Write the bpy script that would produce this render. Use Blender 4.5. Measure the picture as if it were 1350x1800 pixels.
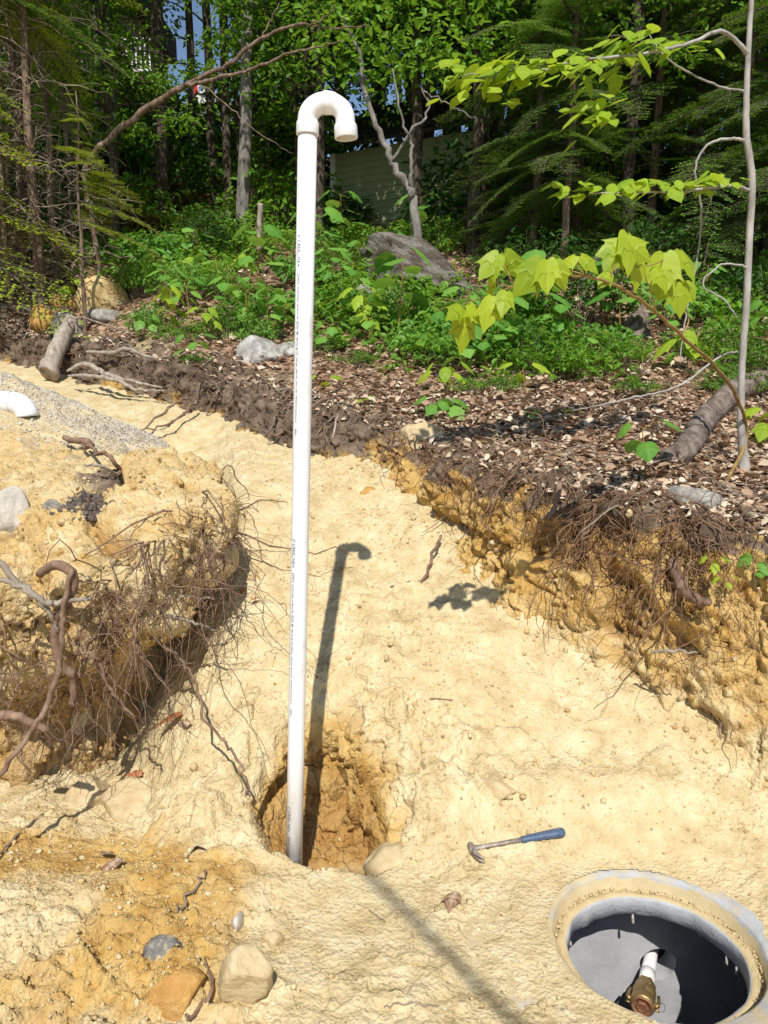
import bpy, math, random
import numpy as np
from mathutils import Vector, Matrix
random.seed(7); np.random.seed(7)
R = math.radians
scn = bpy.context.scene
for o in list(bpy.data.objects): bpy.data.objects.remove(o)
COL = scn.collection

# ---------------------------------------------------------------- camera, world, sun, exposure
PITCH = 10.0; CAMZ = 1.7; F = 1350.0
cam = bpy.data.cameras.new('camera'); cam.sensor_fit = 'VERTICAL'; cam.sensor_height = 24; cam.lens = 18.0
cam.clip_start = 0.05; cam.clip_end = 400
camo = bpy.data.objects.new('camera', cam); COL.objects.link(camo)
camo.location = (0, 0, CAMZ); camo.rotation_euler = (R(90-PITCH), 0, 0); scn.camera = camo
SUN_EL = 51.0; SUN_DX = 0.008
world = bpy.data.worlds.new('World'); scn.world = world; world.use_nodes = True
wn = world.node_tree; wn.nodes.clear()
sky = wn.nodes.new('ShaderNodeTexSky'); sky.sky_type = 'NISHITA'; sky.sun_disc = False
sky.sun_elevation = R(SUN_EL); sky.sun_rotation = R(180); sky.air_density = 1.0; sky.dust_density = 0.4; sky.ozone_density = 2.0
bg = wn.nodes.new('ShaderNodeBackground'); bg.inputs[1].default_value = 0.095
wo = wn.nodes.new('ShaderNodeOutputWorld')
wn.links.new(sky.outputs[0], bg.inputs[0]); wn.links.new(bg.outputs[0], wo.inputs[0])
sl = bpy.data.lights.new('sun', 'SUN'); sl.energy = 4.3; sl.angle = R(0.5); sl.color = (1.0, 0.955, 0.88)
slo = bpy.data.objects.new('sun', sl); COL.objects.link(slo)
SD = Vector((SUN_DX, math.cos(R(SUN_EL)), -math.sin(R(SUN_EL)))).normalized()
slo.rotation_euler = SD.to_track_quat('-Z', 'Y').to_euler(); slo.location = (0, -5, 12)
scn.view_settings.view_transform = 'Standard'; scn.view_settings.look = 'None'
scn.view_settings.exposure = 0.25; scn.view_settings.gamma = 1.0; scn.view_settings.use_curve_mapping = False
scn.cycles.max_bounces = 6; scn.cycles.diffuse_bounces = 3; scn.cycles.transmission_bounces = 3
scn.cycles.transparent_max_bounces = 4; scn.cycles.use_denoising = True

# ---------------------------------------------------------------- numeric helpers
def ray(px, py):
    u = (px-675)/F; v = (900-py)/F; th = R(PITCH)
    return np.array([u, math.cos(th)+v*math.sin(th), -math.sin(th)+v*math.cos(th)])
def at(px, py, Y):
    d = ray(px, py); t = Y/d[1]
    return np.array([d[0]*t, Y, CAMZ+d[2]*t])
def hsh(ix, iy, iz, seed):
    h = (ix*374761393 + iy*668265263 + iz*1440662683 + seed*1013904223) & 0xffffffff
    h = ((h ^ (h >> 13))*1274126177) & 0xffffffff
    h = ((h ^ (h >> 15))*2246822519) & 0xffffffff
    return ((h ^ (h >> 16)) & 0xffffff)/16777215.0
def vn(x, y, z, seed=0):
    x = np.asarray(x, float); y = np.asarray(y, float); z = np.asarray(z, float)+0*x
    ix = np.floor(x).astype(np.int64); iy = np.floor(y).astype(np.int64); iz = np.floor(z).astype(np.int64)
    fx = x-ix; fy = y-iy; fz = z-iz
    fx = fx*fx*(3-2*fx); fy = fy*fy*(3-2*fy); fz = fz*fz*(3-2*fz)
    r = 0
    for a in (0, 1):
        for b in (0, 1):
            for c in (0, 1):
                r = r + hsh(ix+a, iy+b, iz+c, seed)*(fx if a else 1-fx)*(fy if b else 1-fy)*(fz if c else 1-fz)
    return r*2-1
def fbm(x, y, z=0.0, f=1.0, o=4, g=0.5, seed=0):
    s = 0; a = 1.0; n = 0
    for k in range(o):
        s = s + a*vn(x*f+k*7.3, y*f-k*3.1, z*f+k*1.7, seed+k); n += a; a *= g; f *= 2.07
    return s/n
def worley(x, y, z, f, seed=0):
    x = np.asarray(x, float)*f; y = np.asarray(y, float)*f; z = (np.asarray(z, float)+0*x)*f if not np.isscalar(z) else np.full_like(x, z*f)
    ix = np.floor(x).astype(np.int64); iy = np.floor(y).astype(np.int64); iz = np.floor(z).astype(np.int64)
    f1 = np.full(x.shape, 9.0); f2 = np.full(x.shape, 9.0)
    for a in (-1, 0, 1):
        for b in (-1, 0, 1):
            for c in (-1, 0, 1):
                jx, jy, jz = ix+a, iy+b, iz+c
                d = (jx+hsh(jx, jy, jz, seed)-x)**2+(jy+hsh(jx, jy, jz, seed+1)-y)**2+(jz+hsh(jx, jy, jz, seed+2)-z)**2
                m = d < f1
                f2 = np.where(m, f1, np.minimum(f2, d)); f1 = np.where(m, d, f1)
    return np.sqrt(f1), np.sqrt(f2)
def sst(a, b, x):
    t = np.clip((x-a)/(b-a), 0, 1); return t*t*(3-2*t)

# ---------------------------------------------------------------- terrain shape
CREST = np.array([(4.5, .2), (3.0, 1.3), (2.15, 2.2), (1.72, 2.85), (1.38, 3.12), (.98, 3.42), (.62, 3.78), (.35, 4.15), (.05, 4.62), (-.64, 5.12), (-1.1, 5.75), (-1.75, 6.2), (-2.94, 7.1), (-6, 9.3), (-14, 14)])
MOUND = np.array([(-.98, 4.35), (-.88, 4.0), (-.76, 3.62), (-.73, 3.36), (-.84, 3.10), (-1.04, 2.88), (-1.32, 2.74), (-1.6, 2.70), (-2.4, 2.62), (-5, 2.4), (-12, 2.0)])
def sdist(poly, x, y):
    best = np.full(np.shape(x), 1e9); sg = np.zeros(np.shape(x))
    for (ax, ay), (bx, by) in zip(poly[:-1], poly[1:]):
        dx, dy = bx-ax, by-ay; L2 = dx*dx+dy*dy
        t = np.clip(((x-ax)*dx+(y-ay)*dy)/L2, 0, 1)
        ex = x-ax-t*dx; ey = y-ay-t*dy; d = np.hypot(ex, ey)
        m = d < best-1e-9
        best = np.where(m, d, best); sg = np.where(m, np.sign(-(dx*ey-dy*ex)), sg)
    return best*sg        # positive on the right-hand side of the direction of travel
def P0(x, y):
    z = np.interp(y, [1, 2, 3, 4, 5, 6, 7, 8, 10, 14, 20, 40, 90], [.9, .95, 1.04, 1.2, 1.42, 1.7, 2.08, 2.5, 3.15, 4.3, 6.3, 12, 20])
    return z - .16*sst(1.3, 2.6, x)*sst(6, 3, y) - .27*sst(-2.0, -3.1, x)*sst(9.5, 7, y)
def S0(x, y, pitf=True):
    sh = .78*sst(-.72, -1.25, x)
    a = y-2.42-sh
    k = .06
    r = k*np.logaddexp(0, a/k)*.58
    r2 = 1.12+.22*(y-4.3)
    r = -0.05*np.logaddexp(-r/.05, -r2/.05)
    # pit the pipe stands in
    ex = (x+.21+.05*vn(x*7, y*7, 0, 71)+.02*vn(x*19, y*19, 0, 72))/.37; ey = (y-2.76+.05*vn(x*6, y*6, 0, 73)+.02*vn(x*17, y*17, 0, 74)+.10*x)/.38
    ey = np.where(ey < 0, ey*1.0, ey)
    pit = np.clip(1-(np.abs(ex)**2.4+np.abs(ey)**2.2), 0, 1)
    r = r - (sst(0, .6, pit)*(r+.16) if pitf else 0)
    # gravel heap
    heap = HEAP(x, y)
    r = np.maximum(r, heap)
    # spoil lumps lower left
    r = r+.10*np.exp(-((x+1.15)**2/.16+(y-2.15)**2/.10))+.05*np.exp(-((x+.55)**2/.08+(y-2.33)**2/.02))
    # low terrace to the right of the pit
    r = r+.06*sst(.05, .25, x)*np.exp(-((y-2.62-.05*x)/.10)**2)*sst(1.3, .9, x)
    return r
def HEAP(x, y):
    d = np.sqrt((x+2.6)**2+(y-4.72)**2+.05); return 1.88-.52*d-1.5*np.maximum(d-1.25, 0)-3*np.maximum(4.0-y, 0)
def M0(x, y):
    return .97+.32*(y-2.9)+.10*np.exp(-((x+1.3)**2/.25+(y-3.35)**2/.08))
def masks(x, y):
    dc = sdist(CREST, x, y)+.05*vn(x*2.1, y*2.1, 0, 50); dm = -sdist(MOUND, x, y)
    dm = -dm
    w = sst(.05, .17, dc); m = sst(.14, .24, -dm if False else dm)
    m = m*sst(4.45, 3.95, y)
    return dc, dm, w, m
CX, CY, RI, RO = .837, 2.093, .262, .31
def H0(x, y):
    x = np.asarray(x, float); y = np.asarray(y, float)
    dc = sdist(CREST, x, y)
    dm = MS*sdist(MOUND, x, y)
    s = S0(x, y); w = sst(.05, .17, dc); m = sst(.36, .46, dm)*sst(4.5, 3.9, y)
    z = s + np.maximum(M0(x, y)-s, 0)*m
    z = z*(1-w)+P0(x, y)*w
    return z, dc, dm, w, m
MS = 1.0
if sdist(MOUND, np.array([-2.0]), np.array([3.5]))[0] < 0: MS = -1.0
assert sdist(CREST, np.array([1.5]), np.array([4.5]))[0] > 0
def H(x, y, detail=2):
    x = np.atleast_1d(np.asarray(x, float)); y = np.atleast_1d(np.asarray(y, float))
    z, dc, dm, w, m = H0(x, y)
    rt = np.hypot(x-CX, y-CY); flat = sst(.30, .75, rt)
    near = sst(11, 7, y)
    rough = (1-w)*(.35+.65*flat)
    sl = sst(.35, .1, np.abs(z-S0(x, y)))
    z = z+rough*(.030*fbm(x, y, 0, 2.2, 3, .5, 3)) + w*(.05*fbm(x, y, 0, 1.3, 3, .5, 5)*(1+2*sst(8, 20, y)))
    z = z+w*.5*fbm(x, y, 0, .22, 2, .5, 9)*sst(7, 14, y)
    if detail > 1:
        f1, f2 = worley(x, y, z, 17, 11)
        ch = sst(-.1, .5, vn(x*2.3, y*2.3, 0, 77))*(1-w)
        pitm = np.exp(-((x+.2)**2/.25+(y-2.85)**2/.05))
        lump = 1.9*sst(-.7, .2, vn(x*1.7+9, y*1.7, 0, 31))*sst(-.2, -.6, x)*sst(2.9, 2.5, y)
        am = rough*(.004+.008*ch+.035*pitm+.012*lump)+m*.022+w*.012
        z = z+am*(1-f1*1.15)
        g1, g2 = worley(x, y, z, 48, 15)
        z = z+(rough*(.0045+.004*ch+.010*pitm+.006*lump)+m*.008+w*.004)*(1-g1*1.2)
        z = z+(rough*.004+w*.006)*fbm(x, y, 0, 14, 3, .55, 21)
        wx = x+.04*vn(x*11, y*11, 0, 66); wy = y+.04*vn(x*11, y*11, 0, 67); c1, c2 = worley(wx, wy, z*.5, 6.5, 68); cm = sst(.05, .45, vn(x*2.7, y*2.7, 0, 69))
        z = z-rough*(.012*sst(.06, 0, c2-c1)+.010*c1)*(cm+.6*pitm)
        q1 = fbm(x, y, 0, 9, 3, .6, 61); q2 = fbm(x, y, 0, 21, 3, .6, 62)
        z = z+rough*(1-.55*sst(2.9, 2.5, y)*sst(-.5, -.2, x)+1.2*ch+3*pitm+1.2*lump)*(.0065*sst(.05, .13, q1)+.0048*sst(.08, .17, q2))+rough*pitm*.05*fbm(x, y, 0, 7, 4, .6, 63)
        # a scarp / tool marks on the ramp
        q = fbm(x, y, 0, 1.6, 2, .5, 91)+.55*y
        st = (q*3.1) % 1.0
        z = z+rough*flat*.016*(sst(.0, .08, st)*(1-st))*sst(2.4, 2.7, y)
    z = np.where(rt < .5, np.where(rt < .33, 0, z*(sst(.33, .5, rt))+0), z)
    # thin sand on the slab: bare concrete showing on the right
    z = z+sst(.8, .3, rt)*(.010*fbm(x, y, 0, 5, 3, .6, 41)-.001+.007*sst(.2, -.1, (x-CX)*.75-(y-CY)*.1))
    return z
def hit(px, py, detail=1, lift=0.0, tmin=1.5, tmax=40):
    d = ray(px, py)
    lo = tmin
    ts = np.concatenate([np.linspace(tmin, 9, 700), np.linspace(9.02, tmax, 500)])
    zz = CAMZ+d[2]*ts-H(d[0]*ts, d[1]*ts, detail)
    k = np.argmax(zz < 0) if (zz < 0).any() else len(ts)-1
    t = ts[k] if k == 0 else ts[k-1]+(ts[k]-ts[k-1])*zz[k-1]/max(zz[k-1]-zz[k], 1e-9)
    p = d*t; return np.array([p[0], p[1], CAMZ+p[2]+lift])
def gz(x, y): return float(H(x, y, 1)[0])

# ---------------------------------------------------------------- mesh helpers
def mesh_np(name, v, f, mats, smooth=True, attrs=None):
    """v Nx3, f list-of-lists or array Mx3/Mx4."""
    v = np.ascontiguousarray(v, dtype=np.float32); me = bpy.data.meshes.new(name)
    if isinstance(f, np.ndarray):
        k = f.shape[1]; me.vertices.add(len(v)); me.vertices.foreach_set('co', v.ravel())
        me.loops.add(f.size); me.loops.foreach_set('vertex_index', np.ascontiguousarray(f, dtype=np.int32).ravel())
        me.polygons.add(len(f)); me.polygons.foreach_set('loop_start', np.arange(0, f.size, k, dtype=np.int32))
        me.update(calc_edges=True)
    else:
        me.from_pydata([tuple(map(float, p)) for p in v], [], [tuple(int(i) for i in q) for q in f]); me.update()
    if smooth: me.polygons.foreach_set('use_smooth', np.ones(len(me.polygons), dtype=bool))
    for m in (mats if isinstance(mats, (list, tuple)) else [mats]): me.materials.append(m)
    if attrs:
        for an, av in attrs.items():
            a = me.attributes.new(an, 'FLOAT', 'POINT'); a.data.foreach_set('value', np.ascontiguousarray(av, dtype=np.float32))
    return me
def link(name, me, parent=None, loc=None, rot=None, scale=None):
    o = bpy.data.objects.new(name, me); COL.objects.link(o)
    if parent is not None: o.parent = parent
    if loc is not None: o.location = tuple(float(a) for a in loc)
    if rot is not None: o.rotation_euler = rot
    if scale is not None: o.scale = (scale,)*3 if isinstance(scale, (int, float)) else scale
    return o
def tag(o, label=None, cat=None, group=None, kind=None):
    if label: o['label'] = label
    if cat: o['category'] = cat
    if group: o['group'] = group
    if kind: o['kind'] = kind
    return o
def empty(name, loc, label, cat, group=None, rz=0):
    o = bpy.data.objects.new(name, None); COL.objects.link(o); o.location = tuple(float(a) for a in loc); o.rotation_euler = (0, 0, rz)
    o.empty_display_size = .05
    return tag(o, label, cat, group)
def copy_tree(o, parent=None):
    c = o.copy(); COL.objects.link(c)
    if parent is not None: c.parent = parent
    for ch in list(o.children): copy_tree(ch, c)
    return c
class MB:
    def __init__(s): s.v = []; s.f = []; s.t = []
    def add(s, v, f, t=0.0):
        n = len(s.v); s.v.extend([tuple(map(float, p)) for p in v]); s.f.extend([tuple(i+n for i in q) for q in f])
        s.t.extend([t]*len(v))
    def box(s, c, size, M=None):
        cx, cy, cz = c; a, b, h = [q/2 for q in size]
        v = [Vector((i*a, j*b, k*h)) for i in (-1, 1) for j in (-1, 1) for k in (-1, 1)]
        if M is not None: v = [M @ p for p in v]
        v = [(p[0]+cx, p[1]+cy, p[2]+cz) for p in v]
        s.add(v, [(0, 1, 3, 2), (4, 6, 7, 5), (0, 4, 5, 1), (2, 3, 7, 6), (0, 2, 6, 4), (1, 5, 7, 3)])
    def tube(s, pts, rad, seg=8, cap=True, t=0.0, rough=0.0):
        pts = [Vector(tuple(map(float, p))) for p in pts]; n = len(pts)
        if not hasattr(rad, '__len__'): rad = [rad]*n
        base = len(s.v); up = Vector((0.13, .21, 1)).normalized(); prev = None
        for i, p in enumerate(pts):
            d = (pts[min(i+1, n-1)]-pts[max(i-1, 0)])
            if d.length < 1e-9: d = Vector((0, 0, 1))
            d.normalize()
            if prev is None:
                a = d.cross(up)
                if a.length < .1: a = d.cross(Vector((1, 0, 0)))
            else: a = prev-d*prev.dot(d)
            a.normalize(); b = d.cross(a); prev = a
            for k in range(seg):
                an = 2*math.pi*k/seg; r = rad[i]*(1+(random.uniform(-rough, rough) if rough else 0))
                s.v.append(tuple(p+a*math.cos(an)*r+b*math.sin(an)*r)); s.t.append(t)
        for i in range(n-1):
            for k in range(seg):
                k2 = (k+1) % seg
                s.f.append((base+i*seg+k, base+i*seg+k2, base+(i+1)*seg+k2, base+(i+1)*seg+k))
        if cap:
            s.f.append(tuple(base+k for k in reversed(range(seg)))); s.f.append(tuple(base+(n-1)*seg+k for k in range(seg)))
    def lathe(s, prof, seg=32, M=None, close=False):
        base = len(s.v)
        for r, z in prof:
            for k in range(seg):
                a = 2*math.pi*k/seg; p = Vector((r*math.cos(a), r*math.sin(a), z))
                if M is not None: p = M @ p
                s.v.append(tuple(p)); s.t.append(0)
        n = len(prof)
        for i in range(n-1 if not close else n):
            for k in range(seg):
                k2 = (k+1) % seg; i2 = (i+1) % n
                s.f.append((base+i*seg+k, base+i*seg+k2, base+i2*seg+k2, base+i2*seg+k))
    def mesh(s, name, mats, smooth=True):
        return mesh_np(name, np.array(s.v), s.f, mats, smooth, {'tint': np.array(s.t)})
    def build(s, name, mats, parent=None, smooth=True, **k):
        return link(name, s.mesh(name, mats, smooth), parent, **k)
def wobble(pts, amp, n=None, seed=0):
    """resample a polyline with Catmull-Rom and add crookedness"""
    rng = random.Random(seed); P = [np.array(p, float) for p in pts]
    n = n or max(6, 4*len(P)); out = []
    m = len(P)-1
    for i in range(n):
        u = i/(n-1)*m; k = min(int(u), m-1); t = u-k
        a = P[max(k-1, 0)]; b = P[k]; c = P[k+1]; d = P[min(k+2, m)]
        q = .5*((2*b)+(-a+c)*t+(2*a-5*b+4*c-d)*t*t+(-a+3*b-3*c+d)*t**3)
        if 0 < i < n-1: q = q+np.array([rng.gauss(0, amp) for _ in range(3)])
        out.append(q)
    return out

# ---------------------------------------------------------------- materials
def mat(name): 
    m = bpy.data.materials.new(name); m.use_nodes = True; nt = m.node_tree
    b = nt.nodes['Principled BSDF']; b.inputs['Specular IOR Level'].default_value = .25
    return m, nt, b
def N(nt, t, **k):
    n = nt.nodes.new(t)
    for a, v in k.items(): setattr(n, a, v)
    return n
def ramp(nt, fac, stops, interp='LINEAR'):
    r = N(nt, 'ShaderNodeValToRGB'); r.color_ramp.interpolation = interp; e = r.color_ramp.elements
    while len(e) < len(stops): e.new(.5)
    for i, (p, c) in enumerate(stops): e[i].position = p; e[i].color = (*c, 1)
    nt.links.new(fac, r.inputs[0]); return r.outputs[0]
def mixc(nt, fac, a, b, typ='MIX'):
    m = N(nt, 'ShaderNodeMix', data_type='RGBA', blend_type=typ)
    for s, q in ((0, fac), (6, a), (7, b)):
        if isinstance(q, (tuple, list)): m.inputs[s].default_value = (*q, 1)
        elif isinstance(q, (int, float)): m.inputs[s].default_value = q
        else: nt.links.new(q, m.inputs[s])
    return m.outputs[2]
def mth(nt, op, a, b=None, clamp=False):
    m = N(nt, 'ShaderNodeMath', operation=op, use_clamp=clamp)
    for i, q in enumerate((a, b)):
        if q is None: continue
        if isinstance(q, (int, float)): m.inputs[i].default_value = q
        else: nt.links.new(q, m.inputs[i])
    return m.outputs[0]
def noise(nt, scale, detail=4, rough=.6, vec=None, dist=0):
    n = N(nt, 'ShaderNodeTexNoise'); n.inputs['Scale'].default_value = scale; n.inputs['Detail'].default_value = detail
    n.inputs['Roughness'].default_value = rough; n.inputs['Distortion'].default_value = dist
    if vec is not None: nt.links.new(vec, n.inputs['Vector'])
    return n.outputs['Fac']
def vor(nt, scale, out='Distance', vec=None, feature='F1'):
    n = N(nt, 'ShaderNodeTexVoronoi', feature=feature); n.inputs['Scale'].default_value = scale
    if vec is not None: nt.links.new(vec, n.inputs['Vector'])
    return n.outputs[out]
def objc(nt): return N(nt, 'ShaderNodeTexCoord').outputs['Object']
def attr(nt, name): return N(nt, 'ShaderNodeAttribute', attribute_name=name).outputs['Fac']
def bump(nt, h, strength, dist, bsdf, prev=None):
    b = N(nt, 'ShaderNodeBump'); b.inputs['Strength'].default_value = strength; b.inputs['Distance'].default_value = dist
    nt.links.new(h, b.inputs['Height'])
    if prev is not None: nt.links.new(prev, b.inputs['Normal'])
    nt.links.new(b.outputs[0], bsdf.inputs['Normal']); return b.outputs[0]

def earth_mat():
    m, nt, b = mat('earth'); oc = objc(nt); b.inputs['Roughness'].default_value = .95; b.inputs['Specular IOR Level'].default_value = .1
    n1 = noise(nt, 1.6, 5, .6, oc); n2 = noise(nt, 9, 5, .65, oc); n3 = noise(nt, 70, 3, .6, oc); n4 = noise(nt, 3.3, 4, .6, oc, 1.2)
    sand = ramp(nt, n2, [(.28, (.46, .35, .17)), (.48, (.60, .48, .27)), (.70, (.70, .60, .385))])
    sand = mixc(nt, mth(nt, 'MULTIPLY', mth(nt, 'SUBTRACT', n1, .52, True), 2.2, True), sand, (.58, .42, .20))
    sand = mixc(nt, mth(nt, 'MULTIPLY', mth(nt, 'SUBTRACT', n3, .60, True), 2.5, True), sand, (.38, .30, .17))
    vf = N(nt, 'ShaderNodeTexVoronoi'); vf.inputs['Scale'].default_value = 42; nt.links.new(oc, vf.inputs['Vector']); vs = N(nt, 'ShaderNodeSeparateColor'); nt.links.new(vf.outputs['Color'], vs.inputs[0])
    fl_ = mth(nt, 'MULTIPLY', mth(nt, 'LESS_THAN', vf.outputs['Distance'], mth(nt, 'MULTIPLY', vs.outputs[1], .24)), mth(nt, 'GREATER_THAN', vs.outputs[0], .55))
    sand = mixc(nt, mth(nt, 'MULTIPLY', fl_, .75), sand, ramp(nt, vs.outputs[2], [(0, (.22, .15, .08)), (.5, (.34, .25, .14)), (.75, (.44, .26, .10)), (1, (.74, .70, .62))]))
    clay = ramp(nt, n2, [(.3, (.35, .185, .045)), (.48, (.50, .31, .095)), (.62, (.58, .41, .16)), (.78, (.44, .20, .045))])
    clay = mixc(nt, mth(nt, 'MULTIPLY', mth(nt, 'SUBTRACT', n4, .5, True), 2.5, True), clay, (.60, .44, .20))
    cf = mth(nt, 'ADD', attr(nt, 'clay'), mth(nt, 'MULTIPLY', mth(nt, 'SUBTRACT', n4, .5), 1.2))
    c = mixc(nt, mth(nt, 'MULTIPLY', mth(nt, 'SUBTRACT', cf, .3, True), 2.5, True), sand, clay)
    darker = mixc(nt, attr(nt, 'darker'), c, (.30, .155, .05)); c = darker  # mixes towards dark brown by mask: wet patches, bank hollows, bank underside
    gr = ramp(nt, vor(nt, 130, 'Color', oc), [(0, (.22, .19, .15)), (.4, (.42, .36, .29)), (.7, (.52, .46, .37)), (1, (.68, .63, .55))])
    c = mixc(nt, attr(nt, 'grav'), c, gr)
    top = ramp(nt, n2, [(.3, (.055, .037, .025)), (.5, (.15, .108, .075)), (.7, (.29, .22, .16))])
    tf = mth(nt, 'MULTIPLY', mth(nt, 'SUBTRACT', mth(nt, 'ADD', attr(nt, 'soil'), mth(nt, 'MULTIPLY', mth(nt, 'SUBTRACT', n2, .5), 1.3)), .35, True), 3.5, True)
    c = mixc(nt, tf, c, top)
    v = N(nt, 'ShaderNodeTexVoronoi'); v.inputs['Scale'].default_value = 26; nt.links.new(oc, v.inputs['Vector'])
    sp = N(nt, 'ShaderNodeSeparateColor'); nt.links.new(v.outputs['Color'], sp.inputs[0])
    lit = ramp(nt, sp.outputs[0], [(0, (.05, .028, .018)), (.35, (.15, .085, .05)), (.65, (.30, .18, .11)), (1, (.46, .33, .22))])
    c = mixc(nt, attr(nt, 'litt'), c, lit)
    nt.links.new(c, b.inputs['Base Color'])
    h = mth(nt, 'ADD', mth(nt, 'MULTIPLY', noise(nt, 34, 4, .7, oc), 1.0), mth(nt, 'MULTIPLY', noise(nt, 160, 2, .6, oc), .35))
    h = mth(nt, 'ADD', h, mth(nt, 'MULTIPLY', vor(nt, 75, 'Distance', oc), .55)); h = mth(nt, 'ADD', h, mth(nt, 'MULTIPLY', fl_, .5))
    bump(nt, h, .85, .011, b)
    return m
def simple(name, stops, scale=8, rough=.85, bscale=30, bstr=.5, bdist=.01, spec=.2, stretch=None, metal=0, detail=5):
    m, nt, b = mat(name); oc = objc(nt)
    if stretch:
        mp = N(nt, 'ShaderNodeMapping'); mp.inputs['Scale'].default_value = stretch; nt.links.new(oc, mp.inputs[0]); oc = mp.outputs[0]
    nt.links.new(ramp(nt, noise(nt, scale, detail, .65, oc), stops), b.inputs['Base Color'])
    b.inputs['Roughness'].default_value = rough; b.inputs['Specular IOR Level'].default_value = spec; b.inputs['Metallic'].default_value = metal
    bump(nt, noise(nt, bscale, 4, .7, oc), bstr, bdist, b); return m
def leaf_mat(name, lo, hi, trans=.4, tint=None, rough=.45, bright=None):
    m, nt, b = mat(name); oc = objc(nt)
    t = mth(nt, 'ADD', mth(nt, 'MULTIPLY', attr(nt, 'tint'), .75), mth(nt, 'MULTIPLY', noise(nt, 25, 2, .5, oc), .3))
    oi = N(nt, 'ShaderNodeObjectInfo'); t = mth(nt, 'ADD', t, mth(nt, 'MULTIPLY', mth(nt, 'SUBTRACT', oi.outputs['Random'], .5), .6), True)
    c = mixc(nt, t, lo, hi)
    bl = noise(nt, 9, 5, .8, oc); c = mixc(nt, mth(nt, 'MULTIPLY', mth(nt, 'SUBTRACT', bl, .66, True), 5, True), c, (hi[0]*.75, hi[1]*.42, lo[2]))
    if bright: c = mixc(nt, mth(nt, 'MULTIPLY', mth(nt, 'SUBTRACT', attr(nt, 'tint'), .86, True), 6, True), c, bright)
    nt.links.new(c, b.inputs['Base Color']); b.inputs['Roughness'].default_value = rough; b.inputs['Specular IOR Level'].default_value = .3
    tr = N(nt, 'ShaderNodeBsdfTranslucent'); nt.links.new(mixc(nt, .35, c, (min(1, hi[0]*2.2), min(1, hi[1]*1.6), hi[2]*.5)), tr.inputs[0])
    mx = N(nt, 'ShaderNodeMixShader'); mx.inputs[0].default_value = trans
    nt.links.new(b.outputs[0], mx.inputs[1]); nt.links.new(tr.outputs[0], mx.inputs[2])
    nt.links.new(mx.outputs[0], nt.nodes['Material Output'].inputs[0]); return m

EARTH = earth_mat()
M_PVC, nt_, b_ = mat('pvc'); b_.inputs['Base Color'].default_value = (.82, .82, .84, 1); b_.inputs['Roughness'].default_value = .38; b_.inputs['Specular IOR Level'].default_value = .4
nt_.links.new(ramp(nt_, noise(nt_, 14, 5, .7, objc(nt_)), [(.30, (.66, .65, .61)), (.42, (.80, .80, .81)), (.7, (.83, .83, .85))]), b_.inputs['Base Color'])
M_PVCD = M_PVC.copy(); M_PVCD.name = 'dusty_pvc'; nt_ = M_PVCD.node_tree; b_ = nt_.nodes['Principled BSDF']; oc_ = objc(nt_); z_ = N(nt_, 'ShaderNodeSeparateXYZ'); nt_.links.new(oc_, z_.inputs[0])
mp_ = N(nt_, 'ShaderNodeMapping'); mp_.inputs['Scale'].default_value = (45, 45, 7); nt_.links.new(oc_, mp_.inputs[0])
df_ = mth(nt_, 'ADD', mth(nt_, 'MULTIPLY', mth(nt_, 'SUBTRACT', .62, z_.outputs[2]), 1.1, False), mth(nt_, 'MULTIPLY', mth(nt_, 'SUBTRACT', noise(nt_, 1.0, 6, .75, mp_.outputs[0]), .55), 2.4))
old_ = b_.inputs['Base Color'].links[0].from_socket
sc_ = mth(nt_, 'MULTIPLY', mth(nt_, 'SUBTRACT', noise(nt_, 2.2, 6, .8, mp_.outputs[0]), .60, True), 2.2, True)
nt_.links.new(mixc(nt_, mth(nt_, 'MULTIPLY', df_, .85, True), mixc(nt_, sc_, old_, (.50, .46, .38)), (.55, .44, .25)), b_.inputs['Base Color'])
M_INK, nt_, b_ = mat('ink'); b_.inputs['Base Color'].default_value = (.05, .05, .09, 1); b_.inputs['Roughness'].default_value = .6
M_LINE, nt_, b_ = mat('pencil_line'); b_.inputs['Base Color'].default_value = (.35, .37, .42, 1)
M_CONC = simple('concrete', [(.3, (.34, .35, .36)), (.55, (.43, .44, .455)), (.8, (.50, .51, .52))], 7, .9, 60, .35, .004)
M_BRASS = simple('tarnished_brass', [(.3, (.30, .19, .07)), (.5, (.48, .34, .15)), (.7, (.20, .13, .07))], 30, .42, 60, .3, .002, .5, None, .75)
M_COPPER = simple('brown_cap', [(.3, (.20, .085, .045)), (.6, (.33, .16, .09))], 20, .5, 60, .3, .002, .4, None, .3)
M_STEEL = simple('steel', [(.3, (.3, .3, .3)), (.7, (.55, .55, .54))], 20, .35, 60, .1, .001, .5, None, .9)
M_RUST = simple('rusty_steel', [(.3, (.16, .11, .085)), (.5, (.30, .25, .21)), (.7, (.48, .44, .40))], 40, .6, 90, .5, .002, .4, None, .45)
M_GRIP = simple('blue_rubber', [(.3, (.045, .075, .13)), (.7, (.085, .13, .21))], 40, .5, 120, .2, .001, .4)
M_ROCK_T = simple('tan_stone', [(.3, (.42, .31, .16)), (.5, (.55, .43, .245)), (.75, (.66, .56, .37))], 9, .9, 30, .8, .012)
M_ROCK_O = simple('orange_stone', [(.3, (.36, .18, .045)), (.5, (.50, .28, .085)), (.75, (.58, .38, .15))], 9, .9, 34, .9, .012)
M_ROCK_Y = simple('yellow_stone', [(.3, (.40, .25, .09)), (.5, (.55, .40, .18)), (.75, (.62, .50, .30))], 9, .9, 34, .9, .012)
M_ROCK_M = simple('mottled_pale_stone', [(.3, (.16, .14, .12)), (.45, (.34, .32, .29)), (.6, (.52, .50, .46)), (.75, (.28, .26, .23))], 9, .9, 30, .9, .012, detail=9)
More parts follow.
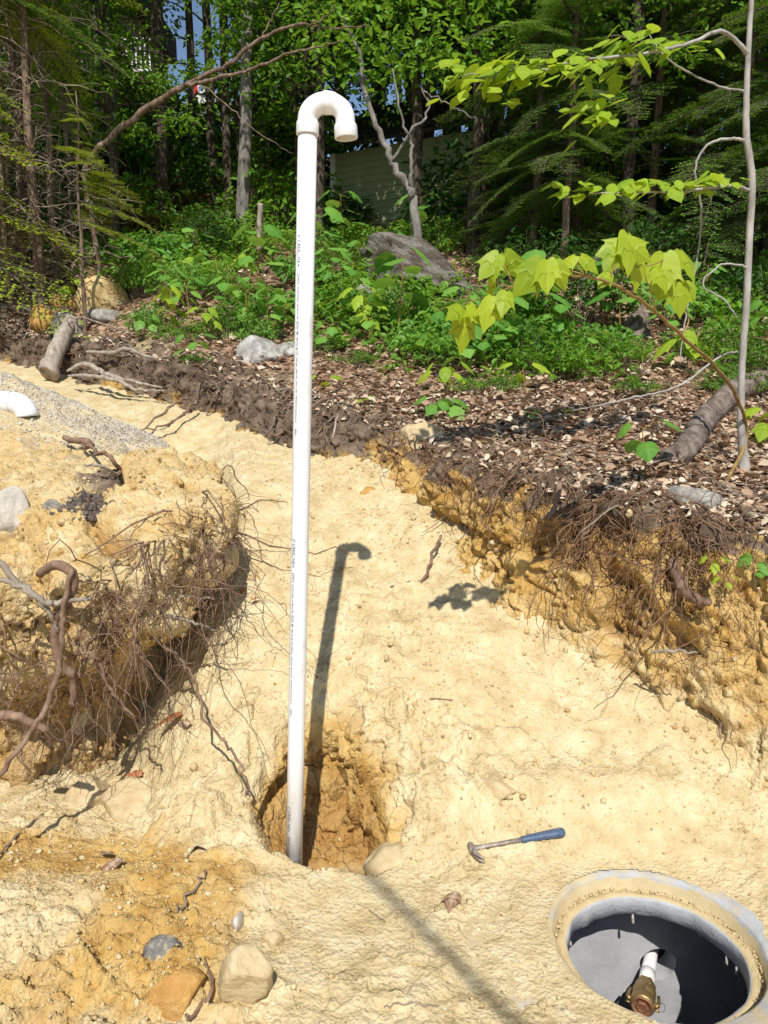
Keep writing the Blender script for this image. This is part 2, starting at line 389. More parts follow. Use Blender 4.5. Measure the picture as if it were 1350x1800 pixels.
M_ROCK_G = simple('grey_granite', [(.3, (.13, .125, .12)), (.48, (.27, .25, .215)), (.6, (.40, .375, .33)), (.75, (.21, .19, .16))], 22, .9, 30, .9, .015, detail=8)
M_ROCK_L = simple('lichen_granite', [(.30, (.05, .04, .03)), (.46, (.13, .105, .08)), (.56, (.26, .24, .21)), (.66, (.10, .08, .06)), (.8, (.20, .19, .17))], 4, .92, 14, 1.0, .06, detail=10, stretch=(.7, .7, 2.2))
M_ROCK_W = simple('pale_stone', [(.3, (.42, .38, .31)), (.6, (.62, .58, .50))], 11, .9, 30, .7, .01)
M_SLATE = simple('dark_slate', [(.3, (.10, .095, .085)), (.5, (.19, .18, .16)), (.58, (.50, .40, .24))], 16, .7, 40, .7, .006)
M_BARK = simple('bark', [(.3, (.035, .026, .02)), (.5, (.10, .078, .06)), (.72, (.21, .175, .14))], 7, .95, 14, 1.0, .03, stretch=(3, 3, .6))
M_BARKR = simple('reddish_bark', [(.3, (.07, .045, .032)), (.5, (.23, .155, .11)), (.72, (.42, .32, .24))], 8, .95, 16, 1.0, .03, stretch=(3, 3, .5))
M_PALEB = simple('pale_smooth_bark', [(.3, (.20, .18, .155)), (.5, (.36, .335, .30)), (.7, (.48, .455, .42))], 10, .85, 18, .5, .008, stretch=(1.6, 1.6, .6))
M_FORB = simple('grey_forest_bark', [(.3, (.10, .09, .08)), (.5, (.22, .20, .175)), (.7, (.34, .32, .28))], 10, .9, 18, .7, .012, stretch=(1.6, 1.6, .5))
M_WOODG = simple('weathered_wood', [(.3, (.17, .135, .105)), (.5, (.36, .30, .24)), (.72, (.50, .44, .36))], 10, .9, 20, .9, .01, stretch=(3, 3, .8))
M_ROT = simple('rotten_log', [(.3, (.07, .05, .04)), (.5, (.20, .155, .125)), (.72, (.36, .30, .25))], 6, .95, 12, 1.0, .02, stretch=(3, 1, 3))
M_ROOT = simple('root_bark', [(.3, (.11, .062, .04)), (.5, (.22, .14, .095)), (.75, (.36, .25, .175))], 18, .9, 40, .7, .004)
M_ROOTF = simple('fine_root', [(.3, (.13, .07, .04)), (.6, (.27, .165, .10))], 30, .9, 60, .4, .002)
M_ROOTG = simple('grey_root', [(.3, (.16, .13, .105)), (.5, (.30, .25, .20)), (.75, (.42, .36, .29))], 18, .9, 40, .7, .004)
M_STEM = simple('green_brown_stem', [(.3, (.20, .12, .04)), (.7, (.40, .27, .10))], 18, .6, 40, .3, .002)
M_TWIG = simple('twig', [(.3, (.15, .11, .08)), (.7, (.36, .29, .22))], 18, .9, 40, .4, .002)
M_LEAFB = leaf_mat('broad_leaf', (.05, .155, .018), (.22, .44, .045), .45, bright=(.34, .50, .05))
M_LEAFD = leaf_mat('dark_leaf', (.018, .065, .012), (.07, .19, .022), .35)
M_LEAFL = leaf_mat('lime_leaf', (.20, .36, .03), (.40, .56, .05), .45)
M_MAPLE = leaf_mat('yellow_green_maple_leaf', (.22, .36, .018), (.44, .56, .04), .45)
M_SEED = leaf_mat('seedling_leaf', (.09, .27, .04), (.24, .47, .08), .4)
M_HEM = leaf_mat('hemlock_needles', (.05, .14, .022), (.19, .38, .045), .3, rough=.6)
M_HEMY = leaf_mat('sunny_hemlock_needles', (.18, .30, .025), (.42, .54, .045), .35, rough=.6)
M_FERN = leaf_mat('dry_fern', (.16, .095, .03), (.34, .27, .10), .3)
def litter_mat():
    m, nt, b = mat('dead_leaf'); t = attr(nt, 'tint')
    c = ramp(nt, t, [(0, (.09, .05, .03)), (.18, (.27, .16, .095)), (.4, (.45, .30, .19)), (.65, (.62, .48, .34)), (1, (.76, .66, .51))])
    c = mixc(nt, mth(nt, 'MULTIPLY', noise(nt, 40, 3, .6, objc(nt)), .4), c, (.14, .08, .05))
    nt.links.new(c, b.inputs['Base Color']); b.inputs['Roughness'].default_value = .7; return m
M_LITTER = litter_mat()
M_RED = leaf_mat('russet_leaf', (.34, .13, .055), (.50, .22, .11), .15)
M_SIDING = simple('sage_siding', [(.3, (.28, .33, .18)), (.7, (.37, .42, .25))], 4, .7, 20, .15, .004)
M_WHITE = simple('white_paint', [(.3, (.68, .68, .68)), (.7, (.80, .80, .80))], 5, .6, 20, .1, .003)
M_SHING = simple('dark_shingle', [(.3, (.03, .03, .03)), (.7, (.075, .07, .065))], 12, .9, 30, .5, .01)
M_DECKW = simple('deck_wood', [(.3, (.06, .045, .035)), (.7, (.13, .10, .08))], 6, .9, 20, .5, .01)
M_GROOF = simple('grey_metal_roof', [(.3, (.30, .32, .34)), (.7, (.45, .47, .49))], 4, .5, 20, .2, .004)
M_BLUEW = simple('pale_blue_wall', [(.3, (.42, .48, .55)), (.7, (.55, .60, .66))], 4, .7, 20, .2, .004)
M_TAN = simple('tan_wall', [(.3, (.25, .20, .15)), (.7, (.33, .28, .22))], 4, .8, 20, .2, .004)
M_REDP, nt_, b_ = mat('red_paint'); b_.inputs['Base Color'].default_value = (.6, .03, .03, 1)
M_BLACK, nt_, b_ = mat('rubber_and_hole_dark'); b_.inputs['Base Color'].default_value = (.02, .02, .02, 1)
M_GLASS, nt_, b_ = mat('dark_window_glass'); b_.inputs['Base Color'].default_value = (.03, .04, .05, 1); b_.inputs['Roughness'].default_value = .08

# ---------------------------------------------------------------- ground sheet (one grid, cut by kind of ground)
def axis(lo, hi, d, ext_lo, ext_hi, g):
    a = list(np.arange(lo, hi, d)); s = d; x = hi
    while x < ext_hi: a.append(x); s *= g; x += s
    a.append(ext_hi); s = d; x = lo; b = []
    while x > ext_lo: s *= g; x -= s; b.append(x)
    return np.array(b[::-1]+a)
xs = axis(-1.9, 2.1, .0085, -60, 60, 1.05); ys = axis(1.65, 4.9, .0085, -25, 95, 1.030)
GX, GY = np.meshgrid(xs, ys); nx = len(xs); ny = len(ys)
x = GX.ravel(); y = GY.ravel()
zb, dc, dm, w, m = H0(x, y)
z = H(x, y, 2)
rt = np.hypot(x-CX, y-CY)
grav = sst(.04, -.03, (S0(x, y)-HEAP(x, y))+.03*vn(x*5, y*5, 0, 8))*(1-m)*(1-w)
soil = w*sst(1.2, .1, dc)*.6
litt = w*sst(.05, .55, dc+.22*vn(x*3, y*3, 0, 61))*sst(0, 1, 1.0)
litt = np.maximum(litt, sst(8, 11, y)*.9*w)
clay = m*.42+.95*sst(-.5, .3, vn(x*1.9+4, y*1.9, 0, 31)+.1)*sst(-.15, -.7, x)*sst(2.8, 2.4, y)*sst(1.65, 1.95, y-.1*x)
pitm = np.exp(-(((x+.2)/.34)**4+((y-2.8)/.2)**4))
clay = np.maximum(clay, pitm*.8)
darker = pitm*sst(.28, -.1, z)*.6+.16*sst(.25, .6, fbm(x, y, 0, 1.9, 4, .6, 35))*sst(3.4, 2.8, y)+.35*sst(.1, .5, vn(x*2.6, y*2.6, 0, 33))*sst(-.5, -.85, x)*sst(2.6, 2.35, y)  # wet pit and wet patches in the sand
soilm = m*(.35*sst(.0, .5, vn(x*5.1, y*5.1, 0, 101))+.8*np.exp(-((x+1.25)**2+(y-3.45)**2)/.03))
soil = np.maximum(soil, soilm)
idx = np.arange(nx*ny).reshape(ny, nx)
q = np.stack([idx[:-1, :-1], idx[:-1, 1:], idx[1:, 1:], idx[1:, :-1]], -1).reshape(-1, 4)
fw = w[q].mean(1) > .5; fg = (grav[q].mean(1) > .5) & ~fw; fm = (m[q].mean(1) > .5) & ~fw & ~fg
hole = rt[q].min(1) < .325
V = np.stack([x, y, z], 1)
A = dict(soil=soil, clay=clay, grav=grav, litt=litt, darker=darker)
for nm, fmask in (('forest_floor', fw), ('gravel_heap', fg), ('left_bank_top', fm), ('sand_slope', ~fw & ~fg & ~fm & ~hole)):
    fq = q[fmask]; u, inv = np.unique(fq.ravel(), return_inverse=True)
    o = link(nm, mesh_np(nm, V[u], inv.reshape(-1, 4), EARTH, True, {k: a[u] for k, a in A.items()})); tag(o, kind='structure')

# ---------------------------------------------------------------- cut banks as displaced sheets
HOLES = [(*at(1065, 1140, 3.06), .085, .040, 2.2), (*at(1010, 930, 3.3), .05, .03, 1.0), (*at(880, 870, 3.62), .06, .03, 1.2), (*at(1215, 1075, 2.85), .05, .06, 1.2), (*at(920, 905, 3.5), .04, .05, 1.3), (*at(1185, 1180, 2.88), .04, .08, 1.3), (*at(1310, 1100, 2.78), .05, .04, 1.3), (*at(1120, 970, 3.1), .05, .03, 1.2), (*at(960, 1010, 3.38), .04, .03, 1.0), (*at(1290, 1290, 2.7), .05, .03, 1.1), (*at(150, 1290, 3.05), .12, .06, .8)]
def resample(poly, ds):
    P = np.array(wobble([(a, b, 0) for a, b in poly], 0, 40*len(poly)))[:, :2]
    L = np.concatenate([[0], np.cumsum(np.hypot(*np.diff(P, axis=0).T))])
    s = np.arange(0, L[-1], ds); return np.stack([np.interp(s, L, P[:, 0]), np.interp(s, L, P[:, 1])], 1), s
def bank(name, poly, prof_fn, side, ds, nv, amp, attr_fn, seed):
    C, s = resample(poly, ds); T = np.gradient(C, axis=0)
    # smooth the tangents so that corners do not fold
    k = max(3, int(.25/ds)); ker = np.ones(k)/k
    for _ in range(2):
        T = np.stack([np.convolve(np.pad(T[:, i], (k//2, k-1-k//2), 'edge'), ker, 'valid') for i in (0, 1)], 1)
    T /= np.linalg.norm(T, axis=1)[:, None]; Nn = np.stack([T[:, 1], -T[:, 0]], 1)*side
    t = np.linspace(0, 1, nv); prof = [prof_fn(C[i], Nn[i], s[i]) for i in range(0, len(C), 4)]   # list of (d,z) control points
    ii = np.arange(0, len(C), 4); D = np.array([[p[0] for p in pr] for pr in prof]); Z = np.array([[p[1] for p in pr] for pr in prof])
    full = np.arange(len(C)); D = np.stack([np.interp(full, ii, D[:, j]) for j in range(D.shape[1])], 1); Z = np.stack([np.interp(full, ii, Z[:, j]) for j in range(Z.shape[1])], 1)
    seg = np.sqrt(np.diff(D.mean(0))**2+np.diff(Z.mean(0))**2); cum = np.concatenate([[0], np.cumsum(seg)]); cum /= cum[-1]
    if name == 'right_bank':
        ao = .085*fbm(full*ds, 0*full, 0, 1.6, 4, .6, 71)-.02; zo = .06*fbm(full*ds, 0*full+3, 0, 2.6, 4, .6, 72)
        for j in (3, 4, 5, 6): D[:, j] += ao
        D[:, 7] += ao*.5; Z[:, 4] += zo*.5; Z[:, 5] += zo; Z[:, 6] += zo*.8; Z[:, 7] += zo*.3
    # smooth interpolation along profile
    DD = np.stack([np.interp(t, cum, D[i]) for i in range(len(C))]); ZZ = np.stack([np.interp(t, cum, Z[i]) for i in range(len(C))])
    kk = np.ones(max(3, nv//14)); kk /= kk.sum(); pad = len(kk)//2
    sm = lambda a: np.stack([np.convolve(np.pad(r, (pad, len(kk)-1-pad), 'edge'), kk, 'valid') for r in a])
    DD = sm(DD); ZZ = sm(ZZ)
    X = C[:, 0:1]+Nn[:, 0:1]*DD; Y = C[:, 1:2]+Nn[:, 1:2]*DD
    Pp = np.stack([X, Y, ZZ], -1)
    a = np.gradient(Pp, axis=0); b = np.gradient(Pp, axis=1); n = np.cross(a, b); n /= np.linalg.norm(n, axis=2)[..., None]+1e-9
    n *= -np.sign((n[..., :2]*Nn[:, None, :]).sum(-1).mean()) # outward = away from plateau
    X, Y, Z3 = [Pp[..., i].ravel() for i in range(3)]
    n = n.reshape(-1, 3); tt = np.tile(t, len(C)); ends = sst(0, .12, tt)*sst(1, .9, tt)
    xw = X+.05*vn(X*9, Y*9, Z3*9, 2)+.02*vn(X*25, Y*25, Z3*25, 5); yw = Y+.05*vn(X*9, Y*9, Z3*9, 3); zw = Z3+.05*vn(X*9, Y*9, Z3*9, 4)+.02*vn(X*25, Y*25, Z3*25, 6)
    d = .9*fbm(X, Y, Z3, 2.4, 4, .5, seed)
    k1 = sst(-.4, .4, vn(X*3, Y*3, Z3*3, seed+40)); k2 = sst(-.3, .5, vn(X*4, Y*4, Z3*4, seed+41))
    f1, f2 = worley(xw, yw, zw*.9, 5.0, seed+5); d = d+.42*(.55-f1)*k1-.25*sst(.07, .0, f2-f1)*k1
    f1, f2 = worley(xw, yw, zw, 12, seed+9); d = d+.30*(.6-f1)*k2-.22*sst(.08, .0, f2-f1)*k2
    q_ = fbm(X, Y, Z3, 7, 3, .6, seed+14); d = d+.28*sst(.0, .12, q_)-.18*sst(.25, .33, q_)
    d = d+.26*fbm(xw, yw, zw, 17, 4, .66, seed+17)-.30*sst(.55, .85, 1-np.abs(vn(xw*8, yw*8, zw*6, seed+19)))*k2
    f1, f2 = worley(X, Y, Z3, 46, seed+13); d = d+.06*(.6-f1)
    # vertical erosion rills
    al = np.repeat(s, nv); d = d+.35*np.abs(vn(al*7+vn(al*3, Z3*4, 0, 4)*.5, Z3*1.2, 0, seed+21))
    holes = sst(.42, .62, fbm(al, Z3, 0, 3.2, 2, .5, seed+25)); d = d-1.0*holes
    for hx0, hy0, hz0, ra, rb_, dp in HOLES: d = d-dp*sst(1.3, .6, np.sqrt(((X-hx0)/ra)**2+((Y-hy0)/ra)**2+((Z3-hz0)/rb_)**2))
    d = d*amp*(.25+.75*ends)
    Q = np.stack([X, Y, Z3], 1)+n*d[:, None]
    at_ = attr_fn(Q, al, tt, d/amp, Z[:, 2].repeat(nv))
    na = len(C); idx = np.arange(na*nv).reshape(na, nv)
    q = np.stack([idx[:-1, :-1], idx[1:, :-1], idx[1:, 1:], idx[:-1, 1:]], -1).reshape(-1, 4)
    if side*1 < 0: q = q[:, ::-1]
    o = link(name, mesh_np(name, Q, q, EARTH, False, at_)); tag(o, kind='structure')
    return C, Nn, s, DD, ZZ, Q.reshape(na, nv, 3)
def prof_r(c, n, s):
    wdt = np.interp(c[1], [1.0, 2.2, 2.8, 3.4, 4.0, 4.62, 5.2, 6.2, 7.1], [.45, .40, .31, .20, .17, .14, .12, .10, .10])
    if c[0] > 2.3: wdt = .5
    fx, fy = c-n*wdt
    zf = gz(fx, fy) if True else 0
    zp = float(P0(c[0]+n[0]*.3, c[1]+n[1]*.3))
    h = zp-zf
    fr = float(sst(4.3, 5.1, c[1]))
    return [(-wdt-.10, zf-.10), (-wdt, zf-.01), (-wdt*.72, zf+h*.25), (-wdt*.55, zf+h*.5), (-wdt*.15, zf+h*.82), (-.01, zp-.05-.08*fr), (.03+.07*fr, zp-.005-.05*fr), (.20+.05*fr, zp+.006-.012*fr), (.36+.06*fr, zp-.05)]
def at_r(Q, al, tt, d, zt):
    x, y, z = Q.T; zero = np.zeros(len(x))
    depth = P0(x, y)-z
    far = sst(4.2, 5.0, y)
    soil = sst(.14, .02, depth+.10*vn(x*5, y*5, z*5, 1)+.06*vn(x*14, y*14, z*14, 7)+.035)
    soil = np.maximum(soil*.95, far*sst(.36, .08, depth+.16*vn(x*5, y*5, z*5, 2))*.9)
    clay = .55*sst(.95, .15, depth)+.28
    darker = sst(-.15, -.7, d)*.55  # darker brown where the face is pushed in
    return dict(soil=soil, clay=clay, grav=zero, litt=sst(.80, .92, tt+.06*vn(x*7, y*7, 0, 3))*.8, darker=darker)
CR = CREST[2:-1].copy()
RB = bank('right_bank', [(3.0, 1.3)]+[tuple(p) for p in CR], prof_r, 1, .0080, 138, .10, at_r, 200)
def prof_l(c, n, s):
    k = float(sst(3.9, 3.4, c[1])); k2 = float(sst(-1.9, -1.2, c[0]))
    ov = .30*k*(.75+.25*k2)+.02
    fx, fy = c+n*(ov+.02); zf = gz(*(c-n*.05)) - .02 if k > .5 else gz(*(c-n*.05))
    zf = float(S0(np.array([c[0]+n[0]*ov]), np.array([c[1]+n[1]*ov]))[0])
    zt = float(M0(*(c+n*.2))); zt = max(zt*float(sst(4.5, 3.9, c[1]))+zf*(1-float(sst(4.5, 3.9, c[1]))), zf)
    h = zt-zf
    bz = []
    for dd in (.22, .40, .55):
        qx, qy = c+n*dd; fd = float(sst(4.5, 3.9, qy)); s_0 = float(S0(np.array([qx]), np.array([qy]))[0]); bz.append(s_0+max(float(M0(qx, qy))-s_0, 0)*fd)
    return [(ov-.03, zf-.12), (ov+.02, zf), (ov*1.0, zf+h*.25), (ov*.75, zf+h*.42), (-.01, zf+h*.62), (-.04, zt-.10), (.02, zt+.0), (.22, bz[0]+.012), (.40, bz[1]+.008), (.55, bz[2]-.05)]
def prof_p(c, n, s):
    zt = float(S0(np.array([c[0]]), np.array([c[1]]), False)[0]); zb_ = [float(S0(np.array([c[0]+n[0]*q]), np.array([c[1]+n[1]*q]), False)[0]) for q in (.1, .2)]
    fr = float(sst(2.5, 2.75, c[1])); wd = .05+.06*fr; h = zt+.16
    return [(-wd-.05, -.22), (-wd-.03, -.15), (-wd*.9, -.16+h*.3), (-wd*.25, -.16+h*.5), (-wd*.6, -.16+h*.66), (-.0, zt-.03), (.04, zt+.0), (.10, zb_[0]+.012), (.20, zb_[1]-.03)]
def at_p(Q, al, tt, d, zt):
    x, y, z = Q.T; zero = np.zeros(len(x)); return dict(soil=zero, clay=.85*sst(.8, .4, tt)+.1, grav=zero, litt=zero, darker=np.maximum(sst(-.1, -.7, d)*.6, .55*sst(.55, .2, tt)))  # darker brown in the hollows and on the wet lower wall
def at_l(Q, al, tt, d, zt):
    x, y, z = Q.T; zero = np.zeros(len(x))
    soil = .35*sst(.0, .5, vn(x*5.1, y*5.1, 0, 101))*sst(.6, .7, tt)
    clay = .5+0*x; darker = np.maximum(sst(-.15, -.6, d)*.6, sst(.5, .15, tt)*.5)  # hollows darker; shade under the overhang painted as a darker lower face
    return dict(soil=soil, clay=clay, grav=zero, litt=zero, darker=darker)
PWS = bank('pit_wall', [(.06, 2.46), (.09, 2.64), (.05, 2.86), (-.08, 3.00), (-.28, 3.08), (-.42, 2.98), (-.50, 2.80), (-.53, 2.62), (-.50, 2.46)], prof_p, 1, .006, 120, .075, at_p, 400)
LB = bank('left_bank', [tuple(p) for p in MOUND[:9]], prof_l, MS, .0072, 150, .085, at_l, 300)

# ================================================================ THINGS
def proj(p):
    th = R(PITCH); f = p[1]*math.cos(th)-(p[2]-CAMZ)*math.sin(th); u = p[1]*math.sin(th)+(p[2]-CAMZ)*math.cos(th)
    return 675+F*p[0]/f, 900-F*u/f
# ---------------------------------------------------------------- septic tank with open hatch
tank = empty('septic_tank', (CX, CY, 0), 'grey concrete tank sunk in the sand with its round hatch standing open', 'tank')
def ringmesh(prof, name, m_, parent, seg=96, jitter=0.0, loc=(0, 0, 0)):
    mb = MB(); base = 0
    for r, zz in prof:
        for k in range(seg):
            a = 2*math.pi*k/seg; j = jitter*float(vn(math.cos(a)*5, math.sin(a)*5, zz*9+r*7, 3))
            mb.v.append(((r+j)*math.cos(a), (r+j)*math.sin(a), zz+j*.4)); mb.t.append(0)
    for i in range(len(prof)-1):
        for k in range(seg):
            k2 = (k+1) % seg; mb.f.append((i*seg+k, i*seg+k2, (i+1)*seg+k2, (i+1)*seg+k))
    return mb.build(name, m_, parent, True, loc=loc)
m, nt, b = mat('sandy_concrete'); oc = objc(nt)
cc = ramp(nt, noise(nt, 9, 5, .6, oc), [(.3, (.34, .345, .35)), (.6, (.46, .465, .47)), (.8, (.54, .545, .54))])
sc = ramp(nt, noise(nt, 12, 5, .6, oc), [(.3, (.47, .37, .20)), (.6, (.57, .46, .265)), (.8, (.66, .56, .36))])
sx = N(nt, 'ShaderNodeSeparateXYZ'); nt.links.new(oc, sx.inputs[0])
geo = N(nt, 'ShaderNodeNewGeometry'); gs = N(nt, 'ShaderNodeSeparateXYZ'); nt.links.new(geo.outputs['Normal'], gs.inputs[0])
up = mth(nt, 'MULTIPLY', mth(nt, 'SUBTRACT', gs.outputs[2], .5, True), 4, True)
sd = mth(nt, 'ADD', mth(nt, 'MULTIPLY', mth(nt, 'SUBTRACT', noise(nt, 7, 5, .65, oc), .5), 6), mth(nt, 'ADD', mth(nt, 'MULTIPLY', sx.outputs[0], -1.2), .55), )
low = mth(nt, 'MULTIPLY', mth(nt, 'LESS_THAN', sx.outputs[2], -.02), 1.2)
rad_ = N(nt, 'ShaderNodeVectorMath', operation='LENGTH'); fl = N(nt, 'ShaderNodeVectorMath', operation='MULTIPLY'); nt.links.new(oc, fl.inputs[0]); fl.inputs[1].default_value = (1, 1, 0); nt.links.new(fl.outputs[0], rad_.inputs[0])
outer_ = mth(nt, 'GREATER_THAN', rad_.outputs['Value'], RI+.006)
low = mth(nt, 'MULTIPLY', mth(nt, 'LESS_THAN', mth(nt, 'ADD', sx.outputs[2], mth(nt, 'MULTIPLY', mth(nt, 'SUBTRACT', noise(nt, 11, 4, .6, oc), .5), .06)), -.012), 2.5)
fac = mth(nt, 'MULTIPLY', mth(nt, 'ADD', sd, low, True), outer_, True)
nt.links.new(mixc(nt, fac, cc, sc), b.inputs['Base Color']); b.inputs['Roughness'].default_value = .92
bump(nt, noise(nt, 60, 4, .7, oc), .6, .006, b); M_SCONC = m
ringmesh([(.80, -.05), (.62, .0005), (.42, .0025), (RO+.008, .001), (RO, -.006), (RO-.004, -.05), (RO-.012, -.058)], 'hatch_rim', M_SCONC, tank, 128, .0025)
ringmesh([(RO-.008, -.066), (RO-.014, -.056), (RI+.03, -.050), (RI+.012, -.051), (RI+.002, -.055), (RI, -.060), (RI-.002, -.112), (RI+.012, -.118), (.5, -.118), (.95, -.118)], 'hatch_ledge', M_SCONC, tank, 160, .006)
WY = .40
mb = MB(); hx, hz, hr = .17, -.43, .066     # far inner wall with a round pipe hole
n_ = 40; ring_o = []
for k in range(n_):
    a = 2*math.pi*k/n_; c_, s_ = math.cos(a), math.sin(a); mx_ = max(abs(c_), abs(s_))
    mb.v.append((hx+hr*(1+.03*math.sin(5*a))*c_, WY, hz+hr*s_)); mb.t.append(0)
    mb.v.append((hx+.16*c_/mx_, WY, hz+.16*s_/mx_)); mb.t.append(0)
    mb.v.append((hx+hr*.97*c_, WY+.09, hz+hr*.97*s_)); mb.t.append(0)
for k in range(n_):
    j = (k+1) % n_; mb.f.append((3*k, 3*k+1, 3*j+1, 3*j)); mb.f.append((3*k, 3*j, 3*j+2, 3*k+2))
x0, x1, z0, z1 = -.62, .75, -1.3, -.118
a0, a1, c0, c1 = hx-.16, hx+.16, hz-.16, hz+.16
for (p, q_, r_, s_) in ((x0, z0, a0, z1), (a1, z0, x1, z1), (a0, z0, a1, c0), (a0, c1, a1, z1)):
    mb.add([(p, WY, q_), (r_, WY, q_), (r_, WY, s_), (p, WY, s_)], [(0, 1, 2, 3)])
mb.build('inner_wall', M_CONC, tank, False)
mb = MB()
mb.box(((x0+x1)/2, -.1, -1.32), (x1-x0+.1, 1.3, .04)); mb.build('tank_floor', M_CONC, tank, False)
for sx_, c_ in ((x0-.025, 0), (x1+.025, 0)):
    mb = MB(); mb.box((sx_, -.1, -.72), (.05, 1.3, 1.18)); mb.build('side_wall', M_CONC, tank, False)
mb = MB(); mb.box((.065, -.75, -.72), (1.47, .05, 1.18)); mb.build('end_wall', M_CONC, tank, False)
mb = MB(); mb.box((.17, WY+.11, -.43), (.3, .03, .3)); mb.build('hole_dark', M_BLACK, tank, False)  # black plate painting in the darkness inside the pipe hole
for (px_, py_, L_, wd) in ((1113, 1607, .045, .006), (1005, 1655, .02, .006), (1270, 1680, .04, .007), (1286, 1700, .02, .008), (1295, 1698, .035, .006), (1228, 1643, .012, .005)):
    d = ray(px_, py_); t = (-.114-CAMZ)/d[2]; p = np.array([d[0]*t-CX, d[1]*t-CY, -.112])
    rr = math.hypot(p[0], p[1]); p[0] *= (RI+.004)/rr; p[1] *= (RI+.004)/rr
    mb = MB(); mb.tube([p, p+np.array([.001, .0, -L_*.4]), p+np.array([.003, 0, -L_*.85]), p+np.array([.004, 0, -L_])], [wd*.35, wd*.8, wd*.9, wd*.2], 6)
    mb.build('drip', M_ROCK_W, tank)
# pipe with brass cam coupling poking out of the wall hole
a_ = np.array([CX+hx+.006, CY+WY+.08, hz]); bdir = Vector((-.42, -.90, .02)).normalized()
fit = empty('outlet_pipe', a_, 'short white pipe with a brass cam coupling and brown cap inside the open hatch', 'pipe')
Mx = bdir.to_track_quat('Z', 'Y').to_matrix().to_4x4()
mb = MB(); mb.lathe([(.0, -.1), (.024, -.1), (.024, .235), (.0, .235)], 32, Mx); mb.build('pipe', M_PVC, fit)
mb = MB(); mb.lathe([(.0245, .13), (.0265, .131), (.0265, .16), (.0265, .195), (.0245, .196)], 32, Mx); mb.build('sleeve', M_PVC, fit)
mb = MB(); mb.lathe([(0, .19), (.032, .19), (.035, .196), (.035, .222), (.031, .228), (.029, .24), (.034, .246), (.039, .25), (.0405, .29), (.038, .30), (.030, .30)], 6, Mx)
body = mb.build('coupling_body', M_BRASS, fit, False)
mb = MB(); mb.lathe([(.0, .228), (.036, .228), (.0395, .234), (.0395, .262), (.036, .266), (.0385, .27), (.0415, .276), (.0415, .302), (.039, .306), (.0, .306)], 40, Mx); mb.build('coupling_collar', M_BRASS, fit)
mb = MB(); mb.lathe([(0, .302), (.0355, .302), (.0355, .3105), (.033, .312), (.030, .310), (.029, .307), (0, .3065)], 40, Mx); cap = mb.build('cap', M_COPPER, fit)
mb = MB(); mb.lathe([(.021, .306), (.021, .3125), (.0175, .3145), (.012, .312), (0, .312)], 6, Mx); mb.build('hex_boss', M_COPPER, cap, False)
for sgn in (-1, 1):
    mb = MB(); pts = [Vector((sgn*.043, .004, .295)), Vector((sgn*.049, .003, .285)), Vector((sgn*.050, 0, .26)), Vector((sgn*.047, -.004, .232))]
    mb.tube([Mx @ p for p in pts], [.006, .0075, .006, .005], 8)
    mb.tube([Mx @ Vector((sgn*.038, -.010, .292)), Mx @ Vector((sgn*.056, -.010, .292))], .0045, 8)
    mb.tube([Mx @ Vector((sgn*.038, .010, .292)), Mx @ Vector((sgn*.056, .010, .292))], .0035, 8)
    mb.build('cam_lever', M_BRASS, fit)
mb = MB(); c0_ = Mx @ Vector((.0, 0, .285)); ctr = c0_+Vector((.062, 0, -.022))
mb.tube([ctr+Vector((.016*math.cos(k*math.pi/10), .004*math.sin(k*math.pi/5), .016*math.sin(k*math.pi/10))) for k in range(21)], .0011, 6, False); mb.build('pull_ring', M_STEEL, fit)

# ---------------------------------------------------------------- tall vent pipe
PB = at(516, 1560, 2.5); PT = at(541, 214, 2.5)
pb = Vector(PB); pt = Vector(PT); ax = (pt-pb).normalized(); PRAD = .0292; pb = pb-ax*.12
vent = empty('vent_pipe', pb, 'tall white plastic pipe standing in the dug hole, bent over at its top', 'pipe')
L_ = (pt-pb).length; Mq = ax.to_track_quat('Z', 'Y').to_matrix().to_4x4()
# frame whose x axis is world x as nearly as possible
zx = ax; xx = (Vector((1, 0, 0))-zx*zx.x).normalized(); yy = zx.cross(xx); Mq = Matrix((xx, yy, zx)).transposed().to_4x4()
mb = MB(); mb.lathe([(0, 0), (PRAD, 0), (PRAD, L_*.25), (PRAD, L_*.5), (PRAD, L_*.75), (PRAD, L_), (0, L_)], 48, Mq); mb.build('pipe_shaft', M_PVCD, vent)
hl = L_-.012
mb = MB(); mb.lathe([(PRAD-.001, hl-.026), (.0335, hl-.026), (.0345, hl-.023), (.0345, hl+.006), (.0335, hl+.010), (.0305, hl+.014)], 48, Mq); mb.build('lower_collar', M_PVC, vent)
def hook_pt(a):   # a 0..pi  arc of the return bend, in local (x,z)
    return Vector((.054-.054*math.cos(a)+.006*a/math.pi, -.010*a/math.pi, hl+.020+.046*math.sin(a)))
arc = [Vector((0, 0, hl+.006)), Vector((0, 0, hl+.018))]+[hook_pt(k*math.pi/18) for k in range(10)]
mb = MB(); mb.tube([Mq @ p for p in arc], [.0308]*len(arc), 40, False); mb.build('first_elbow', M_PVC, vent)
arc = [hook_pt(math.pi/2-.09), hook_pt(math.pi/2-.05)]; mb = MB(); mb.tube([Mq @ p for p in arc], [.0345, .0345], 40); mb.build('bend_ridge', M_PVC, vent)
arc = [hook_pt(math.pi/2+k*math.pi/22) for k in range(-1, 12)]+[Vector((.1145, -.011, hl+.010)), Vector((.116, -.012, hl-.002))]
mb = MB(); mb.tube([Mq @ p for p in arc], [.0328, .0328, .0328, .0322, .030]+[.0294]*(len(arc)-5), 40, False); mb.build('second_elbow', M_PVC, vent)
Mh = Mq @ Matrix.Translation((.1165, -.012, hl-.01)) @ Matrix.Rotation(R(-6), 4, 'Y') @ Matrix.Translation((0, 0, -hl+.01))
